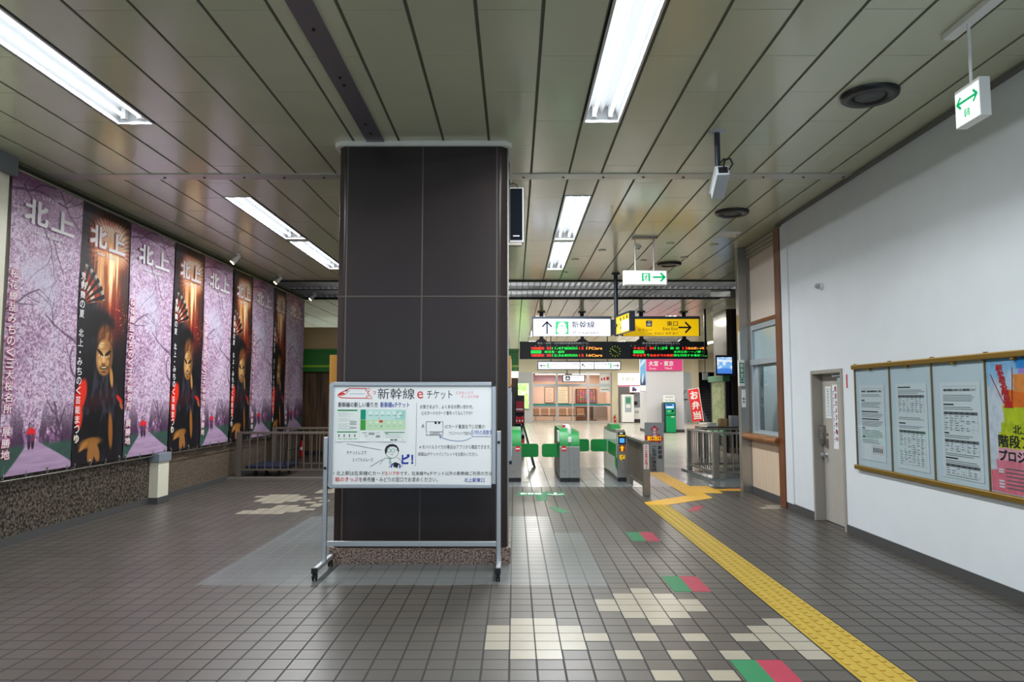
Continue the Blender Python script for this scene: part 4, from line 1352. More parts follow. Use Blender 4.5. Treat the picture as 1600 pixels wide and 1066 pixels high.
def extinguisher(x, y, label, s=1.0):
    g = thing('fire_extinguisher', label, 'fire extinguisher', (x, y, 0))
    m = MB().use('ext_red').lathe([(0.07 * s, 0.01), (0.075 * s, 0.03), (0.075 * s, 0.38 * s), (0.06 * s, 0.43 * s), (0.025 * s, 0.46 * s)], (x, y, 0), 20); m.build('cylinder', g)
    m = MB().use('black_plastic').cyl((x, y, 0.45 * s), (x, y, 0.50 * s), 0.02); m.box(x - 0.015, x + 0.10 * s, y - 0.012, y + 0.012, 0.49 * s, 0.51 * s); m.box(x - 0.015, x + 0.09 * s, y - 0.012, y + 0.012, 0.53 * s, 0.55 * s); m.build('valve', g)
    m = MB().use('black_rubber').tube([(x - 0.01, y, 0.48 * s), (x - 0.09 * s, y - 0.02, 0.42 * s), (x - 0.10 * s, y - 0.02, 0.2 * s)], 0.011); m.build('hose', g)
    m = MB(frame((x, y - 0.077 * s, 0), FRONT)).use('paper').rect(-0.03 * s, 0.03 * s, 0.20 * s, 0.28 * s, 0.004); m.build('label_plate', g)
extinguisher(-5.95, 20.4, 'red fire extinguisher before the dark wood shop front')

# ------------------------------------------------------------------ things on the ceiling
VL = ['black round ceiling diffuser nearest, at upper right', 'black round ceiling diffuser just behind the cover strip', 'black round ceiling diffuser near the slatted grille']
for (x, y), l in zip(((3.17, 6.28), (3.18, 10.42), (3.15, 14.58)), VL):
    g = thing('ceiling_diffuser', l, 'ceiling diffuser', (x, y, CEIL), 'black ceiling diffusers')
    m = MB().use('black_plastic').lathe([(0.245, 0.0), (0.24, -0.03), (0.22, -0.045), (0.15, -0.04), (0.14, -0.015)], (x, y, CEIL), 36); m.build('outer_ring', g)
    m = MB().use('cone_dark').lathe([(0.02, -0.025), (0.12, -0.03), (0.135, -0.02), (0.13, 0)], (x, y, CEIL), 36); m.build('inner_cone', g)
CAP = [(1.62, 13.2), (2.75, 12.6), (3.3, 13.9), (2.55, 14.2), (1.2, 14.1), (1.1, 15.6), (-3.0, 13.2), (-2.8, 14.4), (-3.1, 16.0), (3.55, 12.7)]
CAPL = ['small cream ceiling disc just left of the hanging exit sign', 'small cream ceiling disc just right of the hanging exit sign rods', 'small cream ceiling disc between diffuser and access hatch', 'small cream ceiling disc behind the hanging exit sign',
        'small cream ceiling disc right of the shorter light', 'small cream ceiling disc before the slatted grille', 'first small cream ceiling disc left of the big pillar', 'second small cream ceiling disc left of the big pillar', 'third small cream ceiling disc left of the big pillar', 'small cream ceiling disc beside the access hatch']
for i, (x, y) in enumerate(CAP):
    m = MB().use('ceiling_panel').lathe([(0.075, 0.0), (0.07, -0.012), (0.03, -0.018)], (x, y, CEIL), 20)
    tag(m.build('ceiling_disc', loc=(x, y, CEIL)), CAPL[i], 'ceiling disc', 'round ceiling discs')
g = thing('smoke_detector', 'small round smoke detector on the ceiling above the hanging exit sign', 'smoke detector', (2.22, 12.9, CEIL))
m = MB().use('white_plastic').lathe([(0.075, 0), (0.07, -0.02), (0.05, -0.025)], (2.22, 12.9, CEIL), 20); m.build('base', g)
m = MB().use('aluminium').lathe([(0.04, -0.025), (0.045, -0.045), (0.025, -0.055)], (2.22, 12.9, CEIL), 16); m.build('sensor_head', g)
g = thing('access_hatch', 'pale rectangular access hatch in the ceiling near the fare window', 'access panel', (3.6, 12.0, CEIL))
m = MB().use('white_plastic').box(3.38, 3.74, 11.7, 12.1, CEIL - 0.008, CEIL); m.build('panel', g)
m = MB().use('screw').box(3.70, 3.72, 11.88, 11.92, CEIL - 0.012, CEIL - 0.008); m.build('latch', g)

g = thing('security_camera', 'grey box security camera hanging on a dark pole from the ceiling', 'security camera', (2.065, 7.2, CEIL))
m = MB().use('cctv').lathe([(0.085, 0), (0.08, -0.012), (0.03, -0.016)], (2.065, 7.2, CEIL), 24); m.build('ceiling_plate', g)
m = MB().use('navy_frame').cyl((2.065, 7.2, 3.93), (2.065, 7.2, CEIL - 0.01), 0.028); m.build('pole', g)
Tc = Matrix.Translation((2.085, 7.2, 3.90)) @ Matrix.Rotation(-0.10, 4, 'Z') @ Matrix.Rotation(-0.42, 4, 'X')
m = MB(Tc).use('cctv').box(-0.062, 0.062, -0.17, 0.21, -0.095, 0.02); m.build('housing', g, bevel=0.008)
m = MB(Tc).use('white_plastic').box(-0.07, 0.07, -0.15, 0.26, 0.02, 0.032); m.build('sun_shield', g, bevel=0.004)
m = MB(Tc).use('cctv').outline(-0.035, 0.035, -0.10, 0.10, 0.006, -0.097); m.use('black_plastic').box(-0.045, 0.045, -0.175, -0.17, -0.075, 0.0); m.build('rear_panel', g)
m = MB().use('black_rubber').tube([(2.07, 7.03, 3.94), (2.07, 6.99, 3.99), (2.08, 7.03, 4.05), (2.09, 7.1, 4.06), (2.07, 7.17, 4.04)], 0.008)
m.tube([(2.12, 7.04, 3.93), (2.15, 6.98, 3.98), (2.14, 7.03, 4.05), (2.09, 7.12, 4.07)], 0.008); m.build('cable', g)
m = MB().use('black_plastic').box(2.03, 2.10, 7.16, 7.24, 3.90, 3.99); m.build('swivel', g)

def running_man(m, x, y, s, d):
    """door pictogram with running figure, s = height"""
    m.use('exit_green').rect(x, x + 0.22 * s, y, y + s, d); m.rect(x + 0.78 * s, x + s, y, y + s, d); m.rect(x, x + s, y + 0.9 * s, y + s, d)
    m.disc(x + 0.60 * s, y + 0.78 * s, 0.075 * s, d, 10)
    m.stroke([(x + 0.56 * s, y + 0.68 * s), (x + 0.48 * s, y + 0.42 * s)], 0.13 * s, d)
    m.stroke([(x + 0.48 * s, y + 0.42 * s), (x + 0.62 * s, y + 0.28 * s), (x + 0.60 * s, y + 0.06 * s)], 0.09 * s, d)
    m.stroke([(x + 0.48 * s, y + 0.42 * s), (x + 0.40 * s, y + 0.22 * s), (x + 0.26 * s, y + 0.16 * s)], 0.09 * s, d)
    m.stroke([(x + 0.56 * s, y + 0.64 * s), (x + 0.40 * s, y + 0.60 * s), (x + 0.32 * s, y + 0.46 * s)], 0.07 * s, d)
    m.stroke([(x + 0.56 * s, y + 0.64 * s), (x + 0.68 * s, y + 0.50 * s), (x + 0.76 * s, y + 0.56 * s)], 0.07 * s, d)
def arrow(m, x, y, l, h, w, ang, d):
    """line arrow centred on x, y pointing along ang"""
    c, s = math.cos(ang), math.sin(ang)
    def P(a, b): return (x + a * c - b * s, y + a * s + b * c)
    m.stroke([P(-l / 2, 0), P(l / 2 - w * 0.3, 0)], w, d)
    m.stroke([P(l / 2 - h / 2, h / 2), P(l / 2, 0)], w, d)
    m.stroke([P(l / 2 - h / 2, -h / 2), P(l / 2, 0)], w, d)

g = thing('exit_sign', 'hanging green and white exit sign with right arrow in the middle of the hall', 'exit sign', (2.2, 12.1, CEIL), 'lit emergency exit signs')
m = MB().use('white_plastic').box(1.835, 2.572, 12.06, 12.16, 3.56, 3.812); m.build('sign_case', g, bevel=0.012)
m = MB().use('exit_white').box(1.855, 2.552, 12.052, 12.062, 3.578, 3.795); m.build('lit_panel', g)
m = MB(frame((1.855, 12.051, 3.578), FRONT)); running_man(m, 0.285, 0.045, 0.14, 0.001); m.use('exit_green'); arrow(m, 0.575, 0.115, 0.19, 0.13, 0.032, 0, 0.001); m.build('pictogram', g)
for x in (2.044, 2.357):
    m = MB().use('white_plastic').cyl((x, 12.11, 3.81), (x, 12.11, CEIL - 0.03), 0.011); m.build('hanging_rod', g)
m = MB().use('steel_dark').box(2.0, 2.42, 12.06, 12.16, CEIL - 0.035, CEIL); m.build('ceiling_mount', g)

g = thing('exit_sign', 'square hanging exit sign with double arrow at upper right before the white wall', 'exit sign', (3.24, 4.98, CEIL), 'lit emergency exit signs')
Te = frame((3.20, 4.98, 3.76), RIGHTW)
m = MB(Te).use('white_plastic').box(-0.14, 0.14, -0.135, 0.14, -0.075, 0); m.build('sign_case', g, bevel=0.004)
m = MB(Te).use('exit_white').rect(-0.132, 0.132, -0.128, 0.115, 0.003); m.build('lit_panel', g, fix=False)
m = MB(Te); m.use('exit_green'); arrow(m, -0.055, 0.03, 0.105, 0.075, 0.019, math.pi, 0.005); arrow(m, 0.062, 0.03, 0.105, 0.075, 0.019, 0, 0.005); running_man(m, -0.028, -0.09, 0.055, 0.005); m.build('pictogram', g)
m = MB().use('white_plastic').cyl((3.235, 4.98, 3.9), (3.235, 4.98, CEIL - 0.03), 0.011); m.build('hanging_rod', g)
m = MB().use('white_plastic').box(3.19, 3.28, 4.2, 5.22, CEIL - 0.045, CEIL); m.build('ceiling_mount', g, bevel=0.004)

# ------------------------------------------------------------------ guidance signs beyond the gates
YS = 15.65
g = thing('sign_post', 'dark pole hanging from the ceiling between the white and yellow signs', 'sign pole', (2.22, 15.7, CEIL))
m = MB().use('navy_frame').cyl((2.22, 15.72, 3.0), (2.22, 15.72, CEIL - 0.03), 0.045); m.build('pole', g)
m = MB().use('navy_frame').lathe([(0.09, 0), (0.09, -0.035), (0.046, -0.04)], (2.22, 15.72, CEIL), 24); m.build('flange', g)
m = MB().use('navy_frame').box(2.108, 2.328, YS + 0.03, YS + 0.10, 3.02, 3.36); m.build('cross_bracket', g)

g = thing('platform_sign', 'white lit bullet train direction sign with up arrow', 'direction sign', (1.25, YS, 3.0))
m = MB().use('navy_frame').box(0.385, 2.105, YS, YS + 0.12, 3.37, 3.43); m.box(0.385, 0.41, YS, YS + 0.12, 3.0, 3.37); m.box(2.08, 2.105, YS, YS + 0.12, 3.0, 3.37); m.box(0.41, 2.08, YS + 0.02, YS + 0.10, 3.0, 3.37); m.build('sign_frame', g)
m = MB().use('sign_white').box(0.41, 2.08, YS - 0.004, YS + 0.02, 3.0, 3.37); m.build('lit_panel', g)
T = frame((0.41, YS - 0.005, 3.0), FRONT)
m = MB(T).use('sign_navy'); arrow(m, 0.295, 0.18, 0.25, 0.2, 0.037, math.pi / 2, 0.001)
m.text('新幹線', 0.83, 1.33, 0.175, 0.325, 0.001, 0.01); m.text('Shinkansen', 0.83, 1.41, 0.04, 0.122, 0.001); m.build('lettering', g)
m = MB(T).use('sign_green').rect(0.48, 0.765, 0.04, 0.32, 0.001)
m.use('sign_white').poly([(0.62 + x * 0.115, 0.165 + y * 0.125) for x, y in ((-0.95, -0.55), (-0.75, -0.8), (-0.35, -0.95), (0.35, -0.95), (0.75, -0.8), (0.95, -0.55), (0.97, -0.2), (0.72, 0.2), (0.72, 0.62), (0.5, 0.95), (0.2, 1.08), (-0.2, 1.08), (-0.5, 0.95), (-0.72, 0.62), (-0.72, 0.2), (-0.97, -0.2))], 0.002)
m.use('sign_green').poly([(0.62 + x, 0.222 + y) for x, y in ((-0.03, -0.012), (0.03, -0.012), (0.036, 0), (0.03, 0.012), (-0.03, 0.012), (-0.036, 0))], 0.003)
m.stroke([(0.545, 0.085), (0.62, 0.066), (0.695, 0.085)], 0.006, 0.003); m.build('train_pictogram', g, label='green square with a white train front')

g = thing('exit_direction_sign', 'yellow lit east exit sign with right arrow and taxi symbol', 'direction sign', (3.1, YS, 3.0))
m = MB().use('navy_frame').box(2.33, 4.03, YS, YS + 0.12, 3.37, 3.43); m.box(4.0, 4.03, YS, YS + 0.12, 3.0, 3.37); m.box(2.33, 2.36, YS, YS + 0.12, 3.0, 3.37); m.box(2.36, 4.0, YS + 0.02, YS + 0.10, 3.0, 3.37); m.build('sign_frame', g)
m = MB().use('sign_yellow').box(2.36, 4.0, YS - 0.004, YS + 0.02, 3.0, 3.37); m.build('lit_panel', g)
T = frame((2.36, YS - 0.005, 3.0), FRONT)
m = MB(T).use('black_plastic'); arrow(m, 1.335, 0.185, 0.25, 0.215, 0.037, 0, 0.001)
m.text('東口', 0.945, 1.185, 0.215, 0.325, 0.001, 0.008); m.text('East Exit', 0.865, 1.185, 0.125, 0.19, 0.001)
m.text('タクシー', 0.32, 0.625, 0.10, 0.165, 0.001); m.text('Taxi', 0.54, 0.625, 0.04, 0.07, 0.001); m.text('东出口  동쪽 출구', 0.675, 1.185, 0.032, 0.082, 0.001); m.build('lettering', g)
m = MB(T).use('sign_navy').rect(0.497, 0.625, 0.205, 0.335, 0.001)
m.use('paper').text('TAXI', 0.52, 0.602, 0.302, 0.327, 0.002, 0.02); m.poly([(0.515, 0.225), (0.607, 0.225), (0.607, 0.262), (0.592, 0.27), (0.578, 0.297), (0.544, 0.297), (0.530, 0.27), (0.515, 0.262)], 0.002)
m.use('sign_navy').poly([(0.538, 0.268), (0.584, 0.268), (0.574, 0.29), (0.548, 0.29)], 0.003); m.disc(0.53, 0.242, 0.009, 0.003, 8); m.disc(0.592, 0.242, 0.009, 0.003, 8); m.build('taxi_pictogram', g)

g = thing('angled_sign', 'small yellow sign with a white sheet over it, turned sideways at the pole', 'direction sign', (2.30, 15.3, 3.0))
pa, pb = Vector((2.19, 15.5, 0)), Vector((2.33, 14.6, 0))
u = (pb - pa).normalized()
L = (pb - pa).length
Ta = Matrix(((u.x, 0, u.y, pa.x), (u.y, 0, -u.x, pa.y), (0, 1, 0, 0), (0, 0, 0, 1)))
m = MB(Ta).use('navy_frame').box(0, L, 3.02, 3.40, -0.11, -0.003); m.box(-0.01, L + 0.01, 3.385, 3.43, -0.115, 0.004); m.box(L - 0.015, L + 0.01, 3.02, 3.40, -0.115, 0.004); m.build('sign_frame', g, fix=True)
m = MB().use('navy_frame').box(2.17, 2.26, 15.42, 15.674, 3.18, 3.24); m.build('bracket_arm', g)
m = MB(Ta).use('sign_yellow_dim').box(0.0, L - 0.015, 3.02, 3.385, -0.003, 0.003); m.build('panel', g)
m = MB(Ta).use('paper').box(0.40, L - 0.03, 3.045, 3.27, 0.004, 0.007); m.build('white_sheet', g, label='white paper sheet covering part of the sign')
m = MB(Ta).use('black_plastic')
m.rect(0.28, 0.36, 3.28, 3.34, 0.004); m.rect(0.52, 0.58, 3.29, 3.35, 0.004); m.rect(0.72, 0.80, 3.29, 3.36, 0.004); m.text('タクシー', 0.22, 0.38, 3.18, 3.24, 0.004); m.rect(0.28, 0.34, 3.11, 3.16, 0.004); m.build('lettering', g)

YL = 22.9
g = thing('departure_board', 'long dark bullet train departure board with red and green lit rows and a clock', 'departure board', (3.1, YL, 2.87))
m = MB().use('led_board').box(0.165, 6.12, YL, YL + 0.28, 2.872, 3.425); m.build('board_case', g, bevel=0.01)
m = MB().use('led_panel').box(0.52, 2.72, YL - 0.006, YL + 0.01, 2.93, 3.25); m.box(3.66, 5.96, YL - 0.006, YL + 0.01, 2.93, 3.25); m.build('display_panel', g)
T = frame((0.165, YL - 0.008, 2.872), FRONT)
m = MB(T).use('heading_glow')
m.text('東北・秋田・北海道新幹線発車時刻(下り)', 0.56, 2.18, 0.455, 0.535, 0.001, 0.012); m.text('東北新幹線発車時刻(上り)', 3.88, 5.06, 0.455, 0.535, 0.001, 0.012)
for x in (0.48, 0.62, 0.86, 0.96, 1.16, 1.52, 1.66, 1.8, 2.0, 2.12, 3.52, 3.64, 4.0, 4.1, 4.3, 4.64, 4.8): m.rect(x, x + 0.03, 0.405, 0.425, 0.001)
m.build('heading', g)
rows = [(0.30, 0.378), (0.188, 0.262), (0.076, 0.152)]
r = MB(T).use('led_red'); gr = MB(T).use('led_green'); og = MB(T).use('led_orange')
for (a, b), no, tm, cars in ((rows[0], '53', '11:47', '17Cars'), (rows[2], '55', '12:36', '16Cars')):
    r.text('YAMABIKO', 0.36, 0.77, a, b, 0.002, 0.03); r.text(no, 0.86, 0.99, a, b, 0.002, 0.03); gr.text(tm, 1.02, 1.40, a, b, 0.002, 0.012); gr.text('MORIOKA', 1.425, 1.84, a, b, 0.002, 0.02)
    r.text('12', 1.88, 2.03, a, b, 0.002, 0.012); og.text(cars, 2.11, 2.61, a, b, 0.002, 0.03)
a, b = rows[1]
gr.rect(0.355, 0.68, a - 0.01, b + 0.01, 0.0015); gr.text('新花巻・盛岡', 0.79, 1.41, a, b, 0.002, 0.015)
gr.rect(3.60, 3.94, a - 0.01, b + 0.01, 0.0015); gr.text('水沢江刺・一ノ関・く', 4.88, 5.92, a, b, 0.002, 0.01)
r.text('やまびこ', 3.60, 4.04, *rows[0], 0.002, 0.012); r.text('54', 4.12, 4.25, *rows[0], 0.002, 0.03); gr.text('11:29', 4.28, 4.68, *rows[0], 0.002, 0.012); gr.text('東 京', 4.76, 5.06, *rows[0], 0.002, 0.01); r.text('13', 5.16, 5.32, *rows[0], 0.002, 0.012); og.text('自由席1~5号車', 5.34, 5.94, *rows[0], 0.002, 0.015)
r.text('やぶさ号', 3.58, 4.0, *rows[2], 0.002, 0.02); gr.text('で', 4.02, 4.10, *rows[2], 0.002, 0.01); r.text('仙台までの各駅', 4.12, 4.86, *rows[2], 0.002, 0.02); gr.text('間を利用する場合に限', 4.88, 5.92, *rows[2], 0.002, 0.01)
k = MB(T).use('led_panel').text('停車駅', 0.375, 0.66, a, b, 0.003, 0.0); k.text('停車駅', 3.62, 3.92, a, b, 0.003, 0.0)
r.build('red_characters', g); gr.build('green_characters', g); og.build('orange_characters', g); k.build('dark_characters', g)
m = MB(T).use('clock_face').disc(3.02, 0.245, 0.20, 0.002, 36); ck = m.build('clock', g, label='round dark clock with yellow green ticks')
m = MB(T).use('clock_tick')
for i in range(12):
    t = i * math.pi / 6
    m.stroke([(3.02 + 0.14 * math.cos(t), 0.245 + 0.14 * math.sin(t)), (3.02 + 0.175 * math.cos(t), 0.245 + 0.175 * math.sin(t))], 0.022, 0.004)
m.stroke([(3.02, 0.245), (2.93, 0.31)], 0.02, 0.005); m.stroke([(3.02, 0.245), (3.09, 0.20)], 0.014, 0.005); m.build('clock_hands', ck)
for x in (0.859, 2.155, 4.045, 5.405):
    m = MB().use('black_plastic').box(x - 0.06, x + 0.06, YL + 0.08, YL + 0.20, 3.42, CEIL); m.build('support_pole', g)
    m = MB().use('black_plastic').prism([(x - 0.2, 3.425), (x + 0.2, 3.425), (x + 0.07, 3.52), (x - 0.07, 3.52)], 'y', YL + 0.06, YL + 0.22); m.box(x - 0.12, x + 0.12, YL + 0.02, YL + 0.26, CEIL - 0.04, CEIL); m.build('pole_foot', g)
g = thing('hanging_bracket', 'thin dark hanging bracket at the right end of the departure board', 'hanging frame', (6.0, 22.3, 3.0))
m = MB().use('black_plastic').box(5.87, 5.93, 22.3, 22.36, 2.95, CEIL); m.build('pole', g)
m = MB().use('black_plastic').box(5.87, 5.93, 22.3, 22.85, 2.95, 3.0); m.build('arm', g)

YD = 31.8
g = thing('track_sign', 'wide white track number sign hanging under the departure board', 'direction sign', (2.84, YD, 2.84))
m = MB().use('navy_frame').box(1.01, 4.675, YD, YD + 0.12, 2.84, 3.24); m.build('sign_frame', g)
for x0, x1 in ((1.05, 2.86), (2.89, 3.48), (3.51, 4.63)):
    m = MB().use('sign_white').box(x0, x1, YD - 0.006, YD + 0.01, 2.88, 3.19); m.build('lit_panel', g)
T = frame((1.01, YD - 0.008, 2.84), FRONT)
m = MB(T).use('sign_navy'); arrow(m, 0.24, 0.195, 0.23, 0.17, 0.032, math.pi, 0.001); arrow(m, 3.45, 0.195, 0.23, 0.17, 0.032, 0, 0.001); arrow(m, 2.02, 0.2, 0.17, 0.12, 0.028, math.pi * 0.75, 0.001)
m.text('11·12', 0.53, 0.92, 0.19, 0.315, 0.001); m.text('13', 2.98, 3.15, 0.19, 0.315, 0.001)
m.use('ink_purple'); m.text('東北・秋田・北海道新幹線', 0.97, 1.80, 0.235, 0.295, 0.001); m.text('盛岡 新青森 秋田 新函館北斗方面', 0.53, 1.56, 0.09, 0.145, 0.001); m.text('在来線', 2.18, 2.42, 0.225, 0.285, 0.001); m.text('北上線', 2.18, 2.42, 0.10, 0.155, 0.001)
m.text('東北新幹線', 2.56, 2.94, 0.235, 0.295, 0.001); m.text('仙台 大宮 東京方面', 2.55, 3.14, 0.09, 0.145, 0.001); m.build('lettering', g)
m = MB(T).use('sign_green').rect(0.43, 0.49, 0.075, 0.31, 0.001); m.rect(3.19, 3.25, 0.075, 0.31, 0.001); m.build('green_bars', g)
for x in (1.6, 4.1):
    m = MB().use('black_plastic').cyl((x, YD + 0.06, 3.24), (x, YD + 0.06, CEIL), 0.025); m.build('hanging_rod', g)
g = thing('waiting_room_sign', 'white waiting room sign hanging before the glass front', 'direction sign', (3.8, 45.5, 2.6))
m = MB().use('navy_frame').box(3.0, 4.42, 45.4, 45.52, 2.57, 3.05); m.build('sign_frame', g)
m = MB().use('sign_white').box(3.06, 4.36, 45.39, 45.41, 2.62, 2.99); m.build('lit_panel', g)
T = frame((3.06, 45.388, 2.62), FRONT)
m = MB(T).use('sign_navy').rect(0.13, 0.42, 0.05, 0.33, 0.001); m.use('paper').poly([(0.16, 0.12), (0.39, 0.12), (0.275, 0.28)], 0.002); m.disc(0.275, 0.2, 0.05, 0.003, 10); m.use('sign_navy').rect(0.22, 0.33, 0.06, 0.11, 0.003)
m.use('ink_purple').text('待合室', 0.50, 0.98, 0.16, 0.30, 0.001); m.text('Waiting Room', 0.50, 1.05, 0.06, 0.11, 0.001); m.build('lettering', g)
for x in (3.3, 4.1):
    m = MB().use('black_plastic').cyl((x, 45.46, 3.05), (x, 45.46, CEIL), 0.025); m.build('hanging_rod', g)

# ------------------------------------------------------------------ ticket gates
def gate(label, x0, x1, yf, yb, double=False, last=False):
    g = thing('ticket_gate', label, 'ticket gate', ((x0 + x1) / 2, (yf + yb) / 2, 0), 'ticket gates')
    def body(a, b, y0, zt):
        pts = [(y0, 0.08), (y0, 0.70)]
        pts2 = [(y0, 0.70)] + [(y0 + 0.30 - 0.30 * math.cos(t), 0.70 + (zt - 0.70) * math.sin(t)) for t in [i * math.pi / 40 for i in range(1, 21)]] + [(yb - 0.2, zt), (yb, zt - 0.1), (yb, 0.70)]
        m = MB().use('steel').prism([(y0, 0.08), (y0, 0.70), (yb, 0.70), (yb, 0.08)], 'x', a, b); m.build('cabinet', g, bevel=0.006)
        m = MB().use('gate_green' if not last else 'steel').prism(pts2, 'x', a + 0.002, b - 0.002); m.build('top_cover', g, bevel=0.006)
        m = MB().use('black_plastic').box(a + 0.006, b - 0.006, y0 + 0.01, yb - 0.01, 0, 0.08); m.build('plinth', g)
        m = MB(frame((0, y0, 0), FRONT)).use('black_plastic').disc((a + b) / 2, 0.20, 0.009, 0.002, 10); m.build('lock', g)
    if double:
        xm = x0 + 0.185
        body(x0, xm, yf, 1.04); body(xm + 0.001, x1, yf + 0.0, 0.985)
        m = MB().use('white_plastic').box(xm - 0.02, xm + 0.05, yf + 0.14, yf + 0.9, 0.93, 1.06)
        m.box(xm - 0.02, xm + 0.05, yf - 0.006, yf + 0.2, 0.78, 0.88); m.build('ticket_slot', g, bevel=0.01)
        m = MB().use('steel_dark').box(xm - 0.004, xm + 0.006, yf - 0.003, yf, 0.09, 0.70); m.build('seam', g)
        m = MB().use('paper').box(xm - 0.07, xm + 0.06, yf + 0.6, yf + 1.1, 1.04, 1.10); m.use('sign_red').box(xm - 0.09, xm - 0.03, yf + 0.6, yf + 0.63, 1.05, 1.10); m.build('card_reader', g)
        m = MB().use('white_plastic').box(x0 - 0.03, x0, yf + 0.12, yf + 0.5, 0.78, 1.0); m.build('side_sensor', g, bevel=0.01)
    else:
        body(x0, x1, yf, 1.02)
    return g
ga = gate('left ticket gate cabinet at the pillar edge, with green top and red no entry disc', -0.17, 0.135, 14.49, 16.5)
gb = gate('double ticket gate cabinet in the middle, with green rounded tops', 0.90, 1.295, 14.49, 16.55, double=True)
gc = gate('right ticket gate cabinet with yellow arrow panel beside the railing', 2.05, 2.235, 14.56, 16.8, last=True)
for g, x in ((ga, 0.065), (gb, 0.98)):
    m = MB(frame((x, 14.489, 0.655), FRONT)).use('sign_red').disc(0, 0, 0.056, 0.002, 28); m.use('paper').rect(-0.042, 0.042, -0.012, 0.012, 0.003); m.build('no_entry_disc', g, label='red no entry disc')
m = MB(frame((2.05, 14.559, 0), FRONT))
m.use('sign_red_dark').rect(0.04, 0.15, 0.60, 0.72, 0.002); m.use('sign_yellow').poly([(0.095, 0.715), (0.145, 0.665), (0.115, 0.665), (0.115, 0.605), (0.075, 0.605), (0.075, 0.665), (0.045, 0.665)], 0.003); m.build('arrow_panel', gc, label='yellow arrow on dark red square')
m = MB(frame((2.05, 14.559, 0), FRONT)).use('sign_yellow_dim').rect(0.04, 0.15, 0.45, 0.53, 0.002); m.use('black_plastic').poly([(0.075, 0.475), (0.09, 0.47), (0.115, 0.505), (0.10, 0.515)], 0.003); m.rect(0.11, 0.13, 0.505, 0.52, 0.003); m.use('sign_yellow_dim').rect(0.06, 0.085, 0.42, 0.45, 0.002); m.build('card_symbol', gc)
m = MB().use('black_plastic').box(2.07, 2.215, 14.545, 14.62, 0.735, 0.98); m.build('front_console', gc, bevel=0.01)
m = MB(frame((2.07, 14.543, 0), FRONT)).use('screen_blue').rect(0.025, 0.12, 0.77, 0.86, 0.003); m.use('sign_yellow').rect(0.01, 0.135, 0.90, 0.92, 0.003); m.use('paper').rect(0.03, 0.09, 0.94, 0.97, 0.003); m.build('display', gc)
m = MB().use('gate_green').prism([(15.3 + 0.45 * math.cos(t) * 1.0 + 0.35, 0.98 + 0.13 * math.sin(t)) for t in [i * math.pi / 24 for i in range(25)]], 'x', 2.03, 2.22); m.build('hood', gc, bevel=0.01, label='rounded green hood')
m = MB().use('sign_yellow').box(2.225, 2.25, 14.9, 15.0, 0.78, 1.03); m.build('yellow_edge', gc)
m = MB().use('gate_side').box(2.044, 2.05, 14.65, 16.75, 0.10, 0.95); m.build('side_panel', gc)
m = MB().use('gate_flap').box(2.04, 2.046, 14.66, 15.9, 0.47, 0.735); m.build('flap_reflection', gc)  # painted green stands for the flap's reflection in the side panel
m = MB().use('gate_flap').prism([(14.60, 0.24), (14.86, 0.27), (14.86, 0.47), (14.60, 0.47)], 'x', 2.04, 2.046); m.build('green_wedge', gc)
def flap(g, x0, x1, y, z0, z1, side):
    r = 0.05
    pts = []
    for cx, cz, a0 in ((x1 - r, z1 - r, 0), (x0 + r, z1 - r, 90), (x0 + r, z0 + r, 180), (x1 - r, z0 + r, 270)):
        rr = r if (cx > (x0 + x1) / 2) == (side > 0) else 0.01
        ccx = cx + (r - rr) * (1 if cx > (x0 + x1) / 2 else -1); ccz = cz + (r - rr) * (1 if cz > (z0 + z1) / 2 else -1)
        for i in range(6):
            t = math.radians(a0 + i * 18)
            pts.append((ccx + rr * math.cos(t), ccz + rr * math.sin(t)))
    m = MB().use('gate_flap').prism(pts, 'y', y - 0.025, y + 0.025); m.build('gate_flap', g, bevel=0.006)
flap(ga, 0.13, 0.49, 14.95, 0.455, 0.725, 1); flap(gb, 0.56, 0.905, 14.95, 0.455, 0.725, -1)
flap(gb, 1.29, 1.655, 16.2, 0.475, 0.745, 1); flap(gc, 1.69, 2.05, 16.2, 0.475, 0.745, -1)

# rail beside the gates, with sticker; grey signboard fixed to it
g = thing('gate_railing', 'steel railing of close bars beside the right ticket gate', 'railing', (2.25, 13.4, 0))
m = MB().use('steel_dark').box(2.185, 2.315, 12.46, 14.36, 0.885, 0.93); m.build('top_rail', g, bevel=0.006)
m = MB().use('steel_dark').box(2.225, 2.275, 12.55, 14.28, 0.14, 0.18); m.build('bottom_rail', g)
for y in (12.51, 14.3):
    m = MB().use('steel_dark').box(2.19, 2.31, y - 0.045, y + 0.045, 0, 0.89); m.build('post', g, bevel=0.006)
for i in range(15):
    y = 12.67 + i * 0.106
    m = MB().use('steel_dark').box(2.235, 2.265, y - 0.012, y + 0.012, 0.17, 0.89); m.build('baluster', g)
m = MB(frame((2.19, 12.464, 0), FRONT)).use('paper').rect(0.012, 0.10, 0.46, 0.875, 0.003)
m.use('sign_red')
for i, ch in enumerate('かけ込み乗車は危険です'): m.text(ch, 0.030, 0.082, 0.832 - i * 0.036, 0.862 - i * 0.036, 0.005, 0.03)
m.build('warning_sticker', g, label='white vertical sticker with red characters')
g = thing('grey_signboard', 'grey signboard with red arrows fixed behind the gate railing', 'signboard', (2.48, 13.0, 0.35))
m = MB().use('sign_grey').box(2.318, 2.655, 12.97, 13.0, 0.355, 1.23); m.build('board', g, bevel=0.003)
m = MB(frame((2.318, 12.968, 0.355), FRONT))
m.use('sign_red_dark').poly([(0.175, 0.825), (0.255, 0.745), (0.215, 0.745), (0.215, 0.60), (0.135, 0.60), (0.135, 0.745), (0.095, 0.745)], 0.002)
m.poly([(0.0, 0.645), (0.24, 0.645), (0.24, 0.685), (0.33, 0.59), (0.24, 0.495), (0.24, 0.535), (0.0, 0.535)], 0.003)
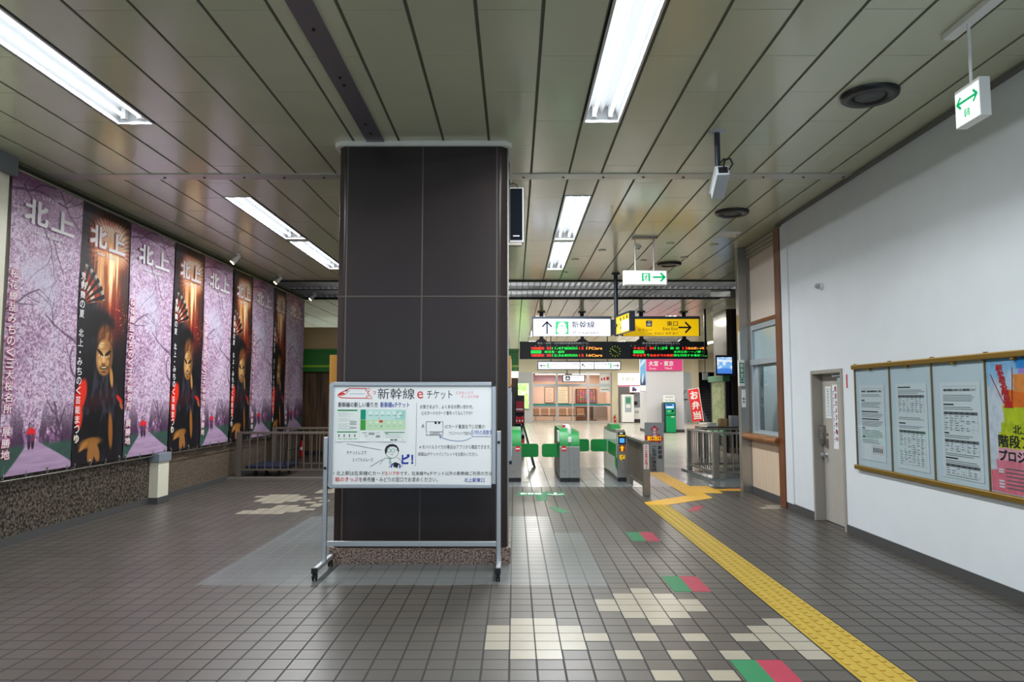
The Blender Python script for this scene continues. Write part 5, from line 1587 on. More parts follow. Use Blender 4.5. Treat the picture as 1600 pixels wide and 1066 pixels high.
m.use('ink_white')
for i, ch in enumerate('新幹線'): m.text(ch, 0.145, 0.205, 0.725 - i * 0.055, 0.775 - i * 0.055, 0.005, 0.01)
m.use('sign_yellow').text('東口出口', 0.04, 0.285, 0.555, 0.635, 0.006, 0.03)
m.use('ink_black')
for i, ch in enumerate('新幹線'): m.text(ch, 0.23, 0.305, 0.395 - i * 0.08, 0.465 - i * 0.08, 0.002, 0.02)
for i, ch in enumerate('ご利用の場合は'): m.text(ch, 0.125, 0.195, 0.405 - i * 0.064, 0.46 - i * 0.064, 0.002, 0.02)
m.build('lettering', g)
m = MB().use('steel_dark').box(2.272, 2.35, 13.0, 13.05, 0.55, 0.60); m.build('bracket', g)

# fence on the right
g = thing('corner_fence', 'stainless bar fence around the corner right of the gates, lower edge on a kerb', 'railing', (4.6, 15.5, 0))
def fence_run(a, b, n, h=0.96):
    a, b = Vector(a), Vector(b)
    d = (b - a).normalized(); w = Vector((-d.y, d.x, 0))
    def slab(p, q, hw, z0, z1, nm):
        vs = [p + w * hw, p - w * hw, q - w * hw, q + w * hw]
        m = MB().use('steel').prism([(v.x, v.y) for v in vs], 'z', z0, z1); m.build(nm, g, bevel=0.004)
    slab(a, b, 0.055, h - 0.04, h, 'top_rail'); slab(a, b, 0.02, 0.12, 0.17, 'bottom_rail')
    for i in range(n):
        p = a + (b - a) * ((i + 1) / (n + 1))
        m = MB().use('steel').cyl((p.x, p.y, 0.15), (p.x, p.y, h - 0.03), 0.014, n=8); m.build('baluster', g)
def post(x, y, s=0.055, h=0.95):
    m = MB().use('steel').box(x - s, x + s, y - s, y + s, 0.0365, h); m.build('post', g, bevel=0.006)
fence_run((3.99, 16.65, 0), (4.10, 14.97, 0), 12); fence_run((4.16, 14.93, 0), (6.3, 14.93, 0), 13); fence_run((3.99, 16.72, 0), (5.45, 16.95, 0), 9)
post(3.99, 16.66, 0.05); post(4.11, 14.93, 0.06); post(5.45, 16.95, 0.05); post(4.30, 14.93, 0.03, 0.9)
m = MB().use('floor_gate').prism([(3.85, 16.9), (3.97, 14.8), (6.4, 14.8), (6.4, 15.1), (4.3, 15.1), (4.15, 16.9)], 'z', 0, 0.035)
tag(m.build('kerb', loc=(4.6, 15, 0)), 'low grey kerb under the corner fence on the right', 'kerb')

# ------------------------------------------------------------------ tactile paving and floor markers
m = MB().use('yellow_tactile').box(2.07, 2.40, 3.0, 11.49, -0.004, 0.004)
y = 3.02
while y < 11.4:
    for i in range(4):
        x = 2.108 + i * 0.084
        yy = y + (0.05 if i % 2 else 0)
        m.box(x - 0.018, x + 0.018, yy, yy + 0.075, 0.003, 0.009)
    y += 0.1
t = m.build('tactile_strip', loc=(2.235, 7, 0)); tag(t, 'long yellow tactile strip running towards the gates, with raised bars', 'tactile paving')
m = MB().use('orange_tactile').prism([(2.07, 11.495), (2.42, 11.495), (3.31, 12.25), (3.31, 12.54), (2.94, 12.54), (2.07, 11.74)], 'z', -0.004, 0.004)
t = m.build('tactile_corner', loc=(2.7, 12.1, 0)); tag(t, 'smooth orange yellow tactile piece joining the two strips diagonally', 'tactile paving')
m = MB().use('orange_tactile').box(2.955, 3.31, 12.55, 18.5, -0.004, 0.0045)
for i in range(4):
    x = 3.0 + i * 0.08
    y = 12.7
    while y < 18.3:
        m.box(x, x + 0.03, y, y + 0.26, 0.004, 0.0095); y += 0.3
t = m.build('tactile_strip', loc=(3.13, 15, 0)); tag(t, 'orange yellow tactile strip with long bars passing behind the grey signboard', 'tactile paving')
m = MB().use('orange_tactile').prism([(3.32, 12.85), (3.66, 12.85), (3.66, 13.16), (5.2, 13.16), (5.2, 13.42), (3.66, 13.42), (3.66, 13.86), (3.32, 13.86)], 'z', -0.004, 0.004)
t = m.build('tactile_branch', loc=(4.0, 13.3, 0)); tag(t, 'yellow tactile branch leading right towards the fare window', 'tactile paving')
m = MB().use('marker_red').box(3.9, 5.4, 13.44, 13.54, -0.004, 0.002)
tag(m.build('floor_marker', loc=(4.6, 13.5, 0)), 'thin dark red floor line behind the yellow branch', 'floor marker', 'floor markers')
for (y0, y1, l) in ((4.28, 4.813, 'green and red floor marker nearest the camera, cut by the frame'), (6.45, 6.987, 'green and red floor marker beside the beige diamond'), (8.647, 9.206, 'green and red floor marker farthest, level with the white door')):
    g = thing('floor_marker', l, 'floor marker', (1.55, (y0 + y1) / 2, 0), 'floor markers')
    m = MB().use('marker_green').box(1.387, 1.552, y0, y1, -0.003, 0.002); m.build('green_half', g)
    m = MB().use('marker_red').box(1.552, 1.717, y0, y1, -0.003, 0.002); m.build('red_half', g)
m = MB().use('marker_green').prism([(0.52, 11.24), (0.675, 11.24), (0.82, 10.72), (0.66, 10.72)], 'z', -0.003, 0.002)
tag(m.build('floor_marker', loc=(0.67, 11, 0)), 'small slanted green floor marker', 'floor marker', 'floor markers')
m = MB().use('marker_red').prism([(2.795, 11.39), (2.94, 11.39), (2.71, 10.87), (2.56, 10.87)], 'z', -0.003, 0.002)
tag(m.build('floor_marker', loc=(2.75, 11.1, 0)), 'small slanted red floor marker right of the yellow strip', 'floor marker', 'floor markers')
g = thing('floor_guide', 'green floor guide band with white lettering before the left gate', 'floor marker', (0.42, 12.6, 0), 'floor markers')
m = MB().use('marker_green').box(0.05, 0.865, 12.50, 13.02, -0.003, 0.002); m.box(0.36, 0.54, 11.95, 12.50, -0.003, 0.002); m.build('band', g)
m = MB(frame((0.05, 12.50, 0.002), FLOORF)).use('ink_white').text('新幹線', 0.05, 0.42, 0.14, 0.40, 0.002, 0.02); arrow(m, 0.66, 0.24, 0.28, 0.26, 0.05, -math.pi / 2, 0.002); m.build('lettering', g)
# ------------------------------------------------------------------ fare window in the right wall
XF = 4.22
g = thing('fare_window', 'fare adjustment window with brown counter, aluminium sliding panes and shutter box', 'ticket window', (XF, 12.2, 0))
m = MB().use('wood_pale').box(XF, XF + 0.12, 11.38, 12.98, 0.11, 0.98); m.build('lower_panel', g)
m = MB().use('baseboard').box(XF - 0.006, XF + 0.1, 11.38, 12.985, 0, 0.11); m.build('plinth', g)
prof = [(XF + 0.3, 0.955), (XF - 0.10, 0.955)] + [(XF - 0.12 - 0.052 * math.cos(t), 0.995 + 0.052 * math.sin(t)) for t in [(-70 + i * 20) * math.pi / 180 for i in range(9)]] + [(XF + 0.3, 1.042)]
m = MB().use('wood_counter').prism(prof, 'y', 11.36, 13.10); m.build('counter', g, bevel=0.006)
m = MB().use('gold').box(XF - 0.1, XF + 0.1, 11.4, 13.0, 1.041, 1.05); m.build('counter_edging', g)
m = MB().use('alu_frame')
m.box(XF, XF + 0.09, 12.83, 12.95, 1.04, 2.93); m.box(XF + 0.005, XF + 0.09, 11.38, 11.46, 1.04, 2.93); m.box(XF, XF + 0.09, 11.38, 12.95, 2.86, 2.95); m.box(XF - 0.03, XF + 0.09, 11.38, 12.86, 2.24, 2.34); m.box(XF, XF + 0.1, 11.38, 12.95, 1.04, 1.075)
m.build('window_frame', g, bevel=0.004)
m = MB().use('booth_glass').box(XF + 0.04, XF + 0.05, 11.46, 12.83, 2.34, 2.86); m.build('upper_pane', g, label='opaque blue grey upper pane')
for (a, b, dx) in ((11.62, 12.70, 0.035), (11.40, 11.68, 0.06)):
    m = MB().use('alu_frame')
    m.box(XF + dx, XF + dx + 0.02, a, a + 0.045, 1.075, 2.24); m.box(XF + dx, XF + dx + 0.02, b - 0.045, b, 1.075, 2.24); m.box(XF + dx, XF + dx + 0.02, a, b, 1.075, 1.115); m.box(XF + dx, XF + dx + 0.02, a, b, 2.20, 2.24)
    sa = m.build('sliding_sash', g)
    m = MB().use('glass').box(XF + dx + 0.008, XF + dx + 0.012, a + 0.045, b - 0.045, 1.115, 2.20); m.build('pane', sa)
m = MB().use('wood_brown').box(XF - 0.012, XF + 0.06, 11.38, 12.96, 2.955, 3.015); m.build('head_rail', g)
m = MB().use('booth_panel').box(XF + 0.01, XF + 0.1, 11.38, 12.90, 3.015, 4.20); m.build('header_panel', g)
m = MB().use('steel_dark').box(XF - 0.01, XF + 0.08, 12.90, 12.98, 1.05, 4.2); m.build('side_rail', g)
m = MB().use('shutter').prism([(XF + 0.1, 4.17)] + [(XF + 0.0 - (0.05 if i % 2 else 0.02), 4.17 + i * 0.037) for i in range(7)] + [(XF + 0.1, CEIL)], 'y', 11.38, 12.98); m.build('shutter_box', g)
m = MB().use('wood_post').box(4.115, 4.40, 11.14, 11.38, 0, CEIL - 0.07); m.build('corner_post', g, bevel=0.005, label='reddish brown wooden corner post')
m = MB().use('steel').box(4.045, 4.46, 12.99, 13.14, 0, CEIL - 0.005); m.build('steel_column', g, bevel=0.004, label='stainless steel corner column')
# office seen through the window
m = MB().use('office_wall').box(5.0, 5.05, 11.02, 12.96, 1.3, 2.9); m.use('slate').box(4.985, 5.05, 11.02, 12.96, 1.41, 1.92); m.use('office_dark').box(4.98, 5.05, 11.02, 12.96, 0, 1.41)
tag(m.build('office_partition', loc=(5.02, 12, 0)), 'pale and dark office partition behind the fare window glass', 'partition')
m = MB().use('office_dark').box(4.45, 4.95, 11.05, 12.95, 0.70, 0.76); m.box(4.47, 4.51, 11.1, 11.14, 0, 0.7); m.box(4.47, 4.51, 12.8, 12.84, 0, 0.7); m.box(4.89, 4.93, 11.1, 11.14, 0, 0.7); m.box(4.89, 4.93, 12.8, 12.84, 0, 0.7)
tag(m.build('office_desk', loc=(4.7, 12, 0)), 'dark office desk inside the fare window', 'desk')
g = thing('card_terminal', 'small teal terminal standing on the fare window counter', 'terminal', (4.40, 11.95, 1.05))
m = MB().use('teal_plastic').prism([(11.85, 1.05), (12.10, 1.05), (12.10, 1.12), (11.85, 1.17)], 'x', 4.34, 4.48); m.build('body', g, bevel=0.006)
m = MB().use('white_plastic').box(4.33, 4.345, 11.88, 12.05, 1.075, 1.10); m.build('keypad', g)
m = MB().use('paper').box(4.26, 4.31, 12.25, 12.52, 1.076, 1.082)
tag(m.build('paper_slip', loc=(4.29, 12.4, 1.05)), 'white paper slips lying on the fare window sill', 'paper')
m = MB().use('tube').cyl((5.3, 11.2, 4.2), (5.3, 12.8, 4.2), 0.018, n=8)
g = thing('office_fill_light', 'unseen fluorescent light added behind the fare window to brighten the office', 'ceiling light', (5.3, 12, 4.25))
m.build('fluorescent_tube', g)
strip_lamp(g, 5.3, 11.2, 12.8, 4.17, 0.05, 70.0, (0.95, 0.98, 1.0))  # lamp added out of view to brighten the office interior
m = MB().use('reflector').box(5.2, 5.4, 11.15, 12.85, 4.24, CEIL); m.build('housing', g)
m = MB(frame((XF + 0.058, 11.66, 0), RIGHTW)).use('paper').rect(0.10, 0.24, 1.35, 1.75, 0.0); m.use('ink_red').rect(0.12, 0.22, 1.52, 1.56, 0.002); m.use('ink_grey')
for i in range(7): m.rect(0.12, 0.21, 1.60 + i * 0.018, 1.608 + i * 0.018, 0.002)
tag(m.build('window_notice', loc=(XF, 11.5, 1.5)), 'white paper notice behind the right fare window pane', 'notice')

g = thing('fare_office_sign', 'small green vertical fare office sign on the steel column', 'sign', (4.05, 12.95, 1.87))
m = MB().use('white_plastic').box(4.0, 4.105, 12.92, 12.985, 1.875, 2.34); m.build('sign_case', g, bevel=0.006)
m = MB().use('fare_green').box(4.012, 4.093, 12.914, 12.922, 1.93, 2.29); m.build('panel', g)
m = MB(frame((4.012, 12.913, 1.93), FRONT)).use('ink_white')
for i, ch in enumerate('精算窓口'): m.text(ch, 0.012, 0.069, 0.275 - i * 0.085, 0.345 - i * 0.085, 0.001, 0.01)
m.build('lettering', g)
m = MB().use('white_plastic').box(4.025, 4.045, 12.94, 12.99, 2.34, 2.86); m.build('arm', g)
m = MB(frame((4.06, 12.988, 1.5), FRONT)).use('paper').rect(0, 0.075, 0, 0.32, 0.002); m.use('ink_grey').disc(0.037, 0.15, 0.022, 0.003); m.rect(0.02, 0.055, 0.08, 0.11, 0.003)
tag(m.build('column_notice', loc=(4.1, 12.99, 1.6)), 'white notice on the steel column under the green fare sign', 'notice')

# ------------------------------------------------------------------ notice board on the right wall
g = thing('notice_board', 'long gold railed notice board on the right wall holding sheets behind clear plastic', 'notice board', (XR, 7.0, 0.85))
Tn = frame((XR - 0.002, 8.82, 0), RIGHTW)          # x runs towards the camera
LN = 4.0
m = MB(Tn).use('gold').box(-0.02, LN, 2.02, 2.075, 0, 0.05); m.build('top_rail', g, bevel=0.01)
m = MB(Tn).use('gold').box(-0.02, LN, 0.825, 0.878, 0, 0.05); m.build('bottom_rail', g, bevel=0.01)
for i, x in enumerate((0.0, 0.81, 1.62, 2.44, 3.26)):
    m = MB(Tn).use('brown_strip').box(x - 0.004, x + 0.008, 0.87, 2.03, 0, 0.02); m.build('divider', g)
    m = MB(Tn).use('gold').box(x + 0.37, x + 0.41, 2.0, 2.03, 0.01, 0.04); m.build('clip', g)
    m = MB(Tn).use('gold').box(x + 0.03, x + 0.06, 2.07, 2.085, 0.01, 0.04); m.build('clip', g)
m = MB(Tn).use('paper_blue').box(0, LN, 0.87, 2.03, 0.0, 0.004); m.build('back_panel', g)
for i, (a, b) in enumerate(((0.012, 0.80), (0.822, 1.61), (1.632, 2.43), (2.452, 3.25))):
    m = MB(Tn).use('acrylic').rect(a, b, 0.878, 2.02, 0.016); m.build('clear_cover', g, fix=False)
def notice(x0, x1, z0, z1, title, kind, label, rows):
    T = frame((XR - 0.010, 8.82 - x0, z0), RIGHTW)
    w, h = x1 - x0, z1 - z0
    gg = thing('notice_sheet', label, 'notice', (XR - 0.01, 8.82 - (x0 + x1) / 2, z0), 'notices in the wall board')
    m = MB(T).use('paper').box(0, w, 0, h, 0, 0.001); m.build('sheet', gg)
    m = MB(T).use('ink_black')
    if title:
        m.use('ink_grey').rect(w * 0.06, w * 0.94, h * 0.955, h * 0.957, 0.002)
        m.use('ink_black').text(title, w * 0.10, w * 0.90, h * 0.905, h * 0.932, 0.002, 0.03)
    rr = random.Random(label)
    for item in rows:
        k, t = item[0], item[1]
        y = h * t
        if k == 'p':
            m.use('ink_grey')
            for i in range(item[2]): m.rect(w * 0.08, w * rr.uniform(0.7, 0.94), y - i * 0.017, y - i * 0.017 + 0.006, 0.002)
        elif k == 'b':
            m.use('ink_black').rect(w * 0.08, w * item[2], y, y + 0.013, 0.002)
        elif k == 't':
            n = item[2]
            m.use('ink_grey').rect(w * 0.08, w * 0.92, y - 0.004, y + 0.024, 0.0015)
            m.use('ink_black')
            for c in range(6): m.rect(w * (0.11 + c * 0.135), w * (0.16 + c * 0.135), y + 0.005, y + 0.015, 0.002)
            for i in range(n):
                yy = y - 0.02 - i * 0.022
                m.use('ink_grey')
                for c in (0, 1, 2, 3, 4, 5):
                    if rr.random() < 0.8: m.rect(w * (0.10 + c * 0.135), w * (0.10 + c * 0.135 + rr.uniform(0.03, 0.10)), yy, yy + 0.007, 0.002)
                if i % 3 == 2: m.rect(w * 0.08, w * 0.92, yy - 0.008, yy - 0.0065, 0.002)
            for xx in (0.08, 0.35, 0.47, 0.58, 0.80, 0.918): m.rect(w * xx, w * xx + 0.0015, y - 0.02 - n * 0.022, y, 0.002)
        elif k == 'c':
            m.use('ink_red').outline(w * 0.48, w * 0.92, y - 0.09, y, 0.003, 0.002)
            m.use('ink_black')
            for i in range(5): m.rect(w * (0.51 + i * 0.08), w * (0.55 + i * 0.08), y - 0.075, y - 0.02, 0.002)
    m.build('printed_text', gg)
notice(0.10, 0.68, 0.955, 1.825, '新幹線・在来線 臨時列車のご案内', 0, 'white notice with a red boxed table near its bottom, farthest panel of the board',
       [('p', 0.87, 2), ('b', 0.79, 0.22), ('p', 0.765, 4), ('b', 0.64, 0.75), ('p', 0.615, 3), ('b', 0.54, 0.78), ('p', 0.515, 4), ('b', 0.42, 0.2), ('p', 0.395, 6), ('b', 0.30, 0.2), ('p', 0.27, 3), ('c', 0.20)])
notice(0.93, 1.52, 0.93, 1.83, None, 0, 'white notice with two grey headed tables and no title, second panel from the door',
       [('b', 0.95, 0.5), ('p', 0.92, 3), ('t', 0.84, 7), ('p', 0.60, 2), ('b', 0.53, 0.3), ('p', 0.50, 2), ('t', 0.43, 15)])
notice(1.75, 2.36, 0.93, 1.83, '臨時列車運転のお知らせ及び運転時刻について', 0, 'white titled notice with three tables, panel beside the colourful poster',
       [('p', 0.86, 4), ('b', 0.76, 0.35), ('p', 0.735, 2), ('t', 0.665, 7), ('b', 0.46, 0.2), ('p', 0.44, 2), ('t', 0.375, 4), ('p', 0.25, 2), ('b', 0.20, 0.4), ('p', 0.175, 2), ('t', 0.12, 3), ('p', 0.02, 1)])
def poster_art(Ug, Vg):
    n = fbm(Ug * 6, Vg * 9, 60); n2 = fbm(Ug * 22, Vg * 22, 61)
    C = np.ones(Ug.shape + (3,)) * np.array([226, 228, 236.])
    C = mixc(C, (150, 196, 232), sst(0.78, 0.95, Vg + 0.1 * n - 0.12 * Ug))
    C = mixc(C, (244, 196, 206), sst(0.62, 0.7, n2) * (Vg < 0.8) * 0.4)
    e = 0.02 * (n - 0.5)
    def step(x0, y0, y1, c):
        nonlocal C
        C = mixc(C, np.array(c), sst(-0.006, 0.006, Ug - x0 - e * 2) * sst(-0.004, 0.004, Vg - y0 - e) * sst(-0.004, 0.004, y1 + e - Vg))
    step(0.10, 0.0, 0.25, (246, 132, 148)); step(-0.2, 0.0, 0.165, (246, 120, 138)); step(0.13, 0.24, 0.335, (250, 176, 186))
    step(0.16, 0.33, 0.45, (214, 214, 34)); step(0.20, 0.45, 0.52, (196, 206, 30)); step(0.24, 0.52, 0.66, (206, 214, 40))
    step(0.32, 0.635, 0.76, (250, 120, 40)); step(0.42, 0.75, 0.88, (250, 150, 70)); step(0.50, 0.88, 0.93, (190, 150, 220)); step(0.47, 0.92, 1.0, (60, 150, 226))
    C = C * (0.88 + 0.24 * n2)[..., None]
    return C
gg = thing('art_poster', 'colourful stair art poster in orange, yellow and pink at the right frame edge', 'poster', (XR - 0.01, 6.0, 0.88))
Tp = frame((XR - 0.010, 8.82 - 2.46, 0.885), RIGHTW)
print_mesh('sheet', Tp, 0.79, 1.135, 130, 190, poster_art, 'print_paper', gg)
m = MB(Tp).use('ink_black'); m.text('北上駅', 0.30, 0.62, 0.50, 0.575, 0.002, 0.01); m.text('階段アート', 0.115, 0.78, 0.385, 0.488, 0.002, 0.025); m.text('プロジェクト', 0.115, 0.78, 0.27, 0.36, 0.002, 0.03)
m.use('ink_grey')
for i in range(6): m.rect(0.19, 0.70 - 0.05 * (i % 2), 0.20 - i * 0.032, 0.21 - i * 0.032, 0.002)
m.use('paper')
for yy in (0.185, 0.165, 0.09, 0.065, 0.04): m.rect(0.10, 0.165, yy, yy + 0.014, 0.002)
m.build('lettering', gg)
m = MB(Tp).use('sign_red')
for i, ch in enumerate('駅を彩る階段！'): m.text(ch, 0.125 + i * 0.016, 0.205 + i * 0.016, 1.03 - i * 0.052, 1.08 - i * 0.052, 0.003, 0.05)
m.use('sign_red_dark'); m.stroke([(0.05, 1.0), (0.20, 0.76)], 0.010, 0.002); m.stroke([(0.33, 1.05), (0.31, 0.78)], 0.010, 0.002); m.build('slogan', gg, label='slanted red slogan lettering')

g = thing('wall_sensor', 'small white motion sensor high on the right wall above the door', 'sensor', (XR, 9.7, 3.18))
m = MB().use('white_plastic').lathe([(0.05, 0.0), (0.05, -0.02), (0.035, -0.035)], (XR, 9.70, 3.18), 20, 'x'); m.build('base', g)
m = MB().use('cctv').lathe([(0.035, -0.03), (0.04, -0.05), (0.03, -0.08), (0.012, -0.095)], (XR, 9.70, 3.18), 20, 'x'); m.build('lens', g)
m = MB().use('red_tag').box(XR - 0.004, XR, 9.04, 9.07, 1.80, 1.97)
tag(m.build('red_sticker', loc=(XR, 9.05, 1.9)), 'narrow red sticker on the wall at the upper corner of the door', 'sticker')

# ------------------------------------------------------------------ inner concourse
# white pillar with pink sign
g = thing('white_pillar', 'wide white pillar with dark foot beyond the gates', 'pillar', (7.1, 35, 0))
m = MB().use('pillar_white').box(6.2, 7.97, 34.2, 35.9, 0.12, CEIL); m.build('shaft', g, bevel=0.01)
m = MB().use('baseboard').box(6.18, 7.99, 34.18, 35.92, 0, 0.13); m.build('foot', g)
g = thing('pink_sign', 'magenta train direction sign high on the white pillar', 'direction sign', (7.05, 34.1, 2.9))
m = MB().use('sign_pink').box(6.22, 7.90, 34.10, 34.19, 2.90, 3.75); m.build('panel', g)
m = MB(frame((6.22, 34.098, 2.90), FRONT)).use('ink_white'); m.text('大宮・東京', 0.10, 1.27, 0.21, 0.45, 0.001, 0.02); m.text('仙台', 0.12, 0.58, 0.53, 0.76, 0.001, 0.02); m.text('Ōmiya', 0.13, 0.46, 0.04, 0.15, 0.001, 0.01); m.text('Tōkyō', 0.84, 1.2, 0.04, 0.15, 0.001, 0.01); m.build('lettering', g)
def blue_art(Ug, Vg):
    C = np.ones(Ug.shape + (3,)) * np.array([120, 180, 230.])
    C = mixc(C, (50, 70, 110), sst(0.55, 0.2, Vg)); C = mixc(C, (226, 240, 250), blob(Ug, Vg, 0.55, 0.88, 0.5, 0.06, 0.2, 0.8)); C = mixc(C, (210, 226, 240), blob(Ug, Vg, 0.45, 0.38, 0.22, 0.12, 0.5, 0.4))
    return mixc(C, (244, 246, 248), (Vg < 0.17))
g = thing('blue_banner', 'narrow blue hanging poster at the left edge of the white pillar', 'banner', (6.03, 34.1, 1.9))
print_mesh('sheet', frame((5.92, 34.12, 1.93), FRONT), 0.25, 1.55, 16, 60, blue_art, 'print_paper', g)
m = MB().use('aluminium').box(5.90, 6.19, 34.11, 34.14, 3.48, 3.51); m.box(5.90, 6.19, 34.11, 34.14, 1.915, 1.935); m.box(6.16, 6.22, 34.13, 34.3, 3.47, 3.51); m.build('hanger', g)
g = thing('ticket_machine', 'green ticket machine standing before the white pillar', 'ticket machine', (7.17, 33.8, 0))
m = MB().use('machine_navy').box(6.90, 7.44, 33.55, 34.1, 0, 1.38); m.build('cabinet', g, bevel=0.01)
m = MB().use('machine_green').box(6.98, 7.43, 33.52, 33.56, 0.03, 0.80); m.box(6.98, 7.40, 33.51, 33.56, 0.84, 1.10); m.build('front_panel', g, bevel=0.008)
m = MB().use('black_plastic').box(6.98, 7.42, 33.53, 33.56, 0.78, 0.85); m.build('ticket_slot', g)
m = MB().use('screen_blue').box(6.97, 7.36, 33.50, 33.56, 1.12, 1.34); m.build('touch_screen', g)
m = MB(frame((6.97, 33.499, 1.12), FRONT)).use('paper').rect(0.02, 0.36, 0.03, 0.10, 0.001); m.use('machine_navy').rect(0.02, 0.30, 0.14, 0.20, 0.001); m.build('screen_graphics', g)
m = MB().use('black_plastic').box(7.24, 7.34, 33.505, 33.515, 0.97, 1.06); m.use('paper').box(7.04, 7.2, 33.505, 33.515, 0.99, 1.01); m.box(7.22, 7.36, 33.50, 33.52, 0.72, 0.76); m.build('keypad', g)
m = MB().use('paper').box(6.89, 7.41, 33.62, 33.68, 1.42, 1.74); m.use('map_green').box(6.88, 7.42, 33.63, 33.70, 1.38, 1.43); m.build('header_sign', g)
m = MB(frame((6.89, 33.618, 1.42), FRONT)).use('ink_grey').text('指定席券売機', 0.08, 0.44, 0.19, 0.27, 0.001); m.text('Ticket Machine', 0.05, 0.47, 0.06, 0.13, 0.001); m.build('lettering', g)

# waiting room behind glass
m = MB().use('room_wall').box(1.0, 6.5, 51.0, 51.2, 0, 3.3)
m.use('room_lilac').box(1.1, 3.6, 50.96, 51.0, 2.75, 3.1)
m.use('teal').box(1.1, 6.33, 50.97, 51.0, 0.95, 1.06)
struct(m.build('wall_back_inner', loc=(3.7, 51, 0)), 'salmon coloured back wall of the waiting room')
m = MB().use('room_wall').box(0.95, 1.1, 47.5, 51.0, 0, 3.3)
struct(m.build('wall_left_inner', loc=(1.0, 49, 0)), 'salmon side wall of the waiting room')
m = MB().use('room_wall').box(6.33, 6.5, 47.5, 51.0, 0, 3.3)
struct(m.build('wall_right_room', loc=(6.4, 49, 0)), 'salmon partition between waiting room and lunch shop')
m = MB().use('room_wall').box(1.1, 6.33, 47.55, 51.0, 3.25, 3.35)
struct(m.build('ceiling_inner', loc=(3.7, 49, 3.25)), 'low ceiling of the waiting room')
w = bpy.data.objects.new('window_1', None); w.location = (3.7, YB, 0); COL.objects.link(w)
struct(w, 'glass front of the waiting room')
m = MB().use('aluminium')
for x, wd, top in ((1.17, 0.08, 3.25), (2.76, 0.14, 3.25), (3.78, 0.07, 2.35), (4.80, 0.14, 3.25), (6.28, 0.06, 3.25)): m.box(x - wd / 2, x + wd / 2, YB, YB + 0.12, 0, top)
m.box(1.17, 6.3, YB, YB + 0.12, 2.32, 2.48); m.box(1.17, 6.3, YB, YB + 0.12, 3.18, 3.26); m.box(1.17, 6.3, YB, YB + 0.12, 0, 0.06); m.build('window_frame', w)
m = MB(frame((0, YB + 0.06, 0), FRONT)).use('glass')
for a, b in ((1.21, 2.69), (2.83, 3.745), (3.815, 4.73), (4.87, 6.25)): m.rect(a, b, 0.06, 2.32, 0.0)
for a, b in ((1.21, 2.69), (2.83, 4.73), (4.87, 6.25)): m.rect(a, b, 2.48, 3.18, 0.0)
m.build('pane', w, fix=False)
m = MB(frame((0, YB + 0.05, 0), FRONT)).use('teal').rect(1.21, 6.25, 1.08, 1.20, 0.0); m.use('ink_soft').rect(1.21, 6.25, 1.02, 1.07, 0.0); m.build('safety_stripe', w, fix=False)
m = MB(frame((0, YB + 0.045, 0), FRONT)).use('paper').rect(5.55, 6.25, 1.95, 3.16, 0.0); m.use('ink_red').rect(5.65, 5.75, 2.72, 2.86, 0.002); m.rect(5.82, 5.92, 2.72, 2.92, 0.002); m.rect(6.0, 6.18, 2.74, 2.95, 0.002); m.use('ink_grey').rect(5.65, 6.15, 2.1, 2.15, 0.002)
tag(m.build('window_poster', loc=(5.9, YB, 2.5), fix=False), 'tall white poster with red figures stuck inside the waiting room glass', 'poster')
for i in range(8):
    x = 1.45 + i * 0.62
    if x > 4.9: break
    g = thing('waiting_chair', f'{["first", "second", "third", "fourth", "fifth", "sixth"][i]} tan shell seat of the waiting room bench, counted from the glass side panel', 'chair', (x, 50.0, 0.4), 'waiting room seats')
    m = MB().use('seat_tan').prism([(49.55, 0.40), (49.58, 0.46), (49.85, 0.42), (50.02, 0.47), (50.12, 0.86), (50.17, 0.86), (50.07, 0.42), (49.85, 0.37)], 'x', x - 0.25, x + 0.25); m.build('shell', g, bevel=0.03)
    m = MB().use('steel_dark').box(x - 0.31, x + 0.31, 49.8, 49.86, 0.31, 0.37); m.build('beam', g)
    if i % 2 == 0:
        m = MB().use('steel_dark').box(x - 0.03, x + 0.03, 49.6, 50.1, 0, 0.04); m.box(x - 0.03, x + 0.03, 49.8, 49.86, 0.04, 0.32); m.build('leg', g)
for (x0, x1, z0, z1, c, l) in ((2.15, 2.75, 1.25, 2.3, 'room_wall', 'pale salmon framed notice on the waiting room wall, left one'), (2.95, 3.75, 1.2, 2.35, 'wall_cream', 'cream framed notice on the waiting room wall beside the centre post')):
    m = MB().use('wood_brown').box(x0 - 0.04, x1 + 0.04, 50.93, 50.97, z0 - 0.04, z1 + 0.04)
    m.use(c).box(x0, x1, 50.92, 50.935, z0, z1)
    m.use('ink_grey')
    for i in range(7): m.box(x0 + 0.08, x1 - 0.12 - 0.06 * (i % 3), 50.915, 50.92, z0 + 0.15 + i * 0.12, z0 + 0.165 + i * 0.12)
    tag(m.build('wall_notice', loc=((x0 + x1) / 2, 50.95, z0)), l, 'notice')
def rack_art(Ug, Vg):
    i, j = np.floor(Ug * 7), np.floor(Vg * 6)
    r = vnoise(i * 3.7 + 0.5, j * 5.3 + 0.5, 4); g_ = vnoise(i * 2.1 + 9, j * 4.1, 8); b = vnoise(i * 5.9, j * 1.7 + 3, 12)
    C = np.stack([120 + 110 * r, 70 + 90 * g_, 70 + 110 * b], -1)
    f = ((Ug * 7 % 1) < 0.12) | ((Vg * 6 % 1) < 0.12)
    return mixc(C, (90, 66, 56), f)
g = thing('brochure_rack', 'brochure rack full of colourful leaflets inside the waiting room', 'brochure rack', (5.0, 50.8, 1.0))
print_mesh('brochures', frame((4.35, 50.76, 1.25), FRONT), 1.3, 0.9, 70, 48, rack_art, 'print_paper', g)
m = MB().use('wood_brown').box(4.30, 5.70, 50.78, 50.96, 0, 2.2); m.build('rack_body', g)
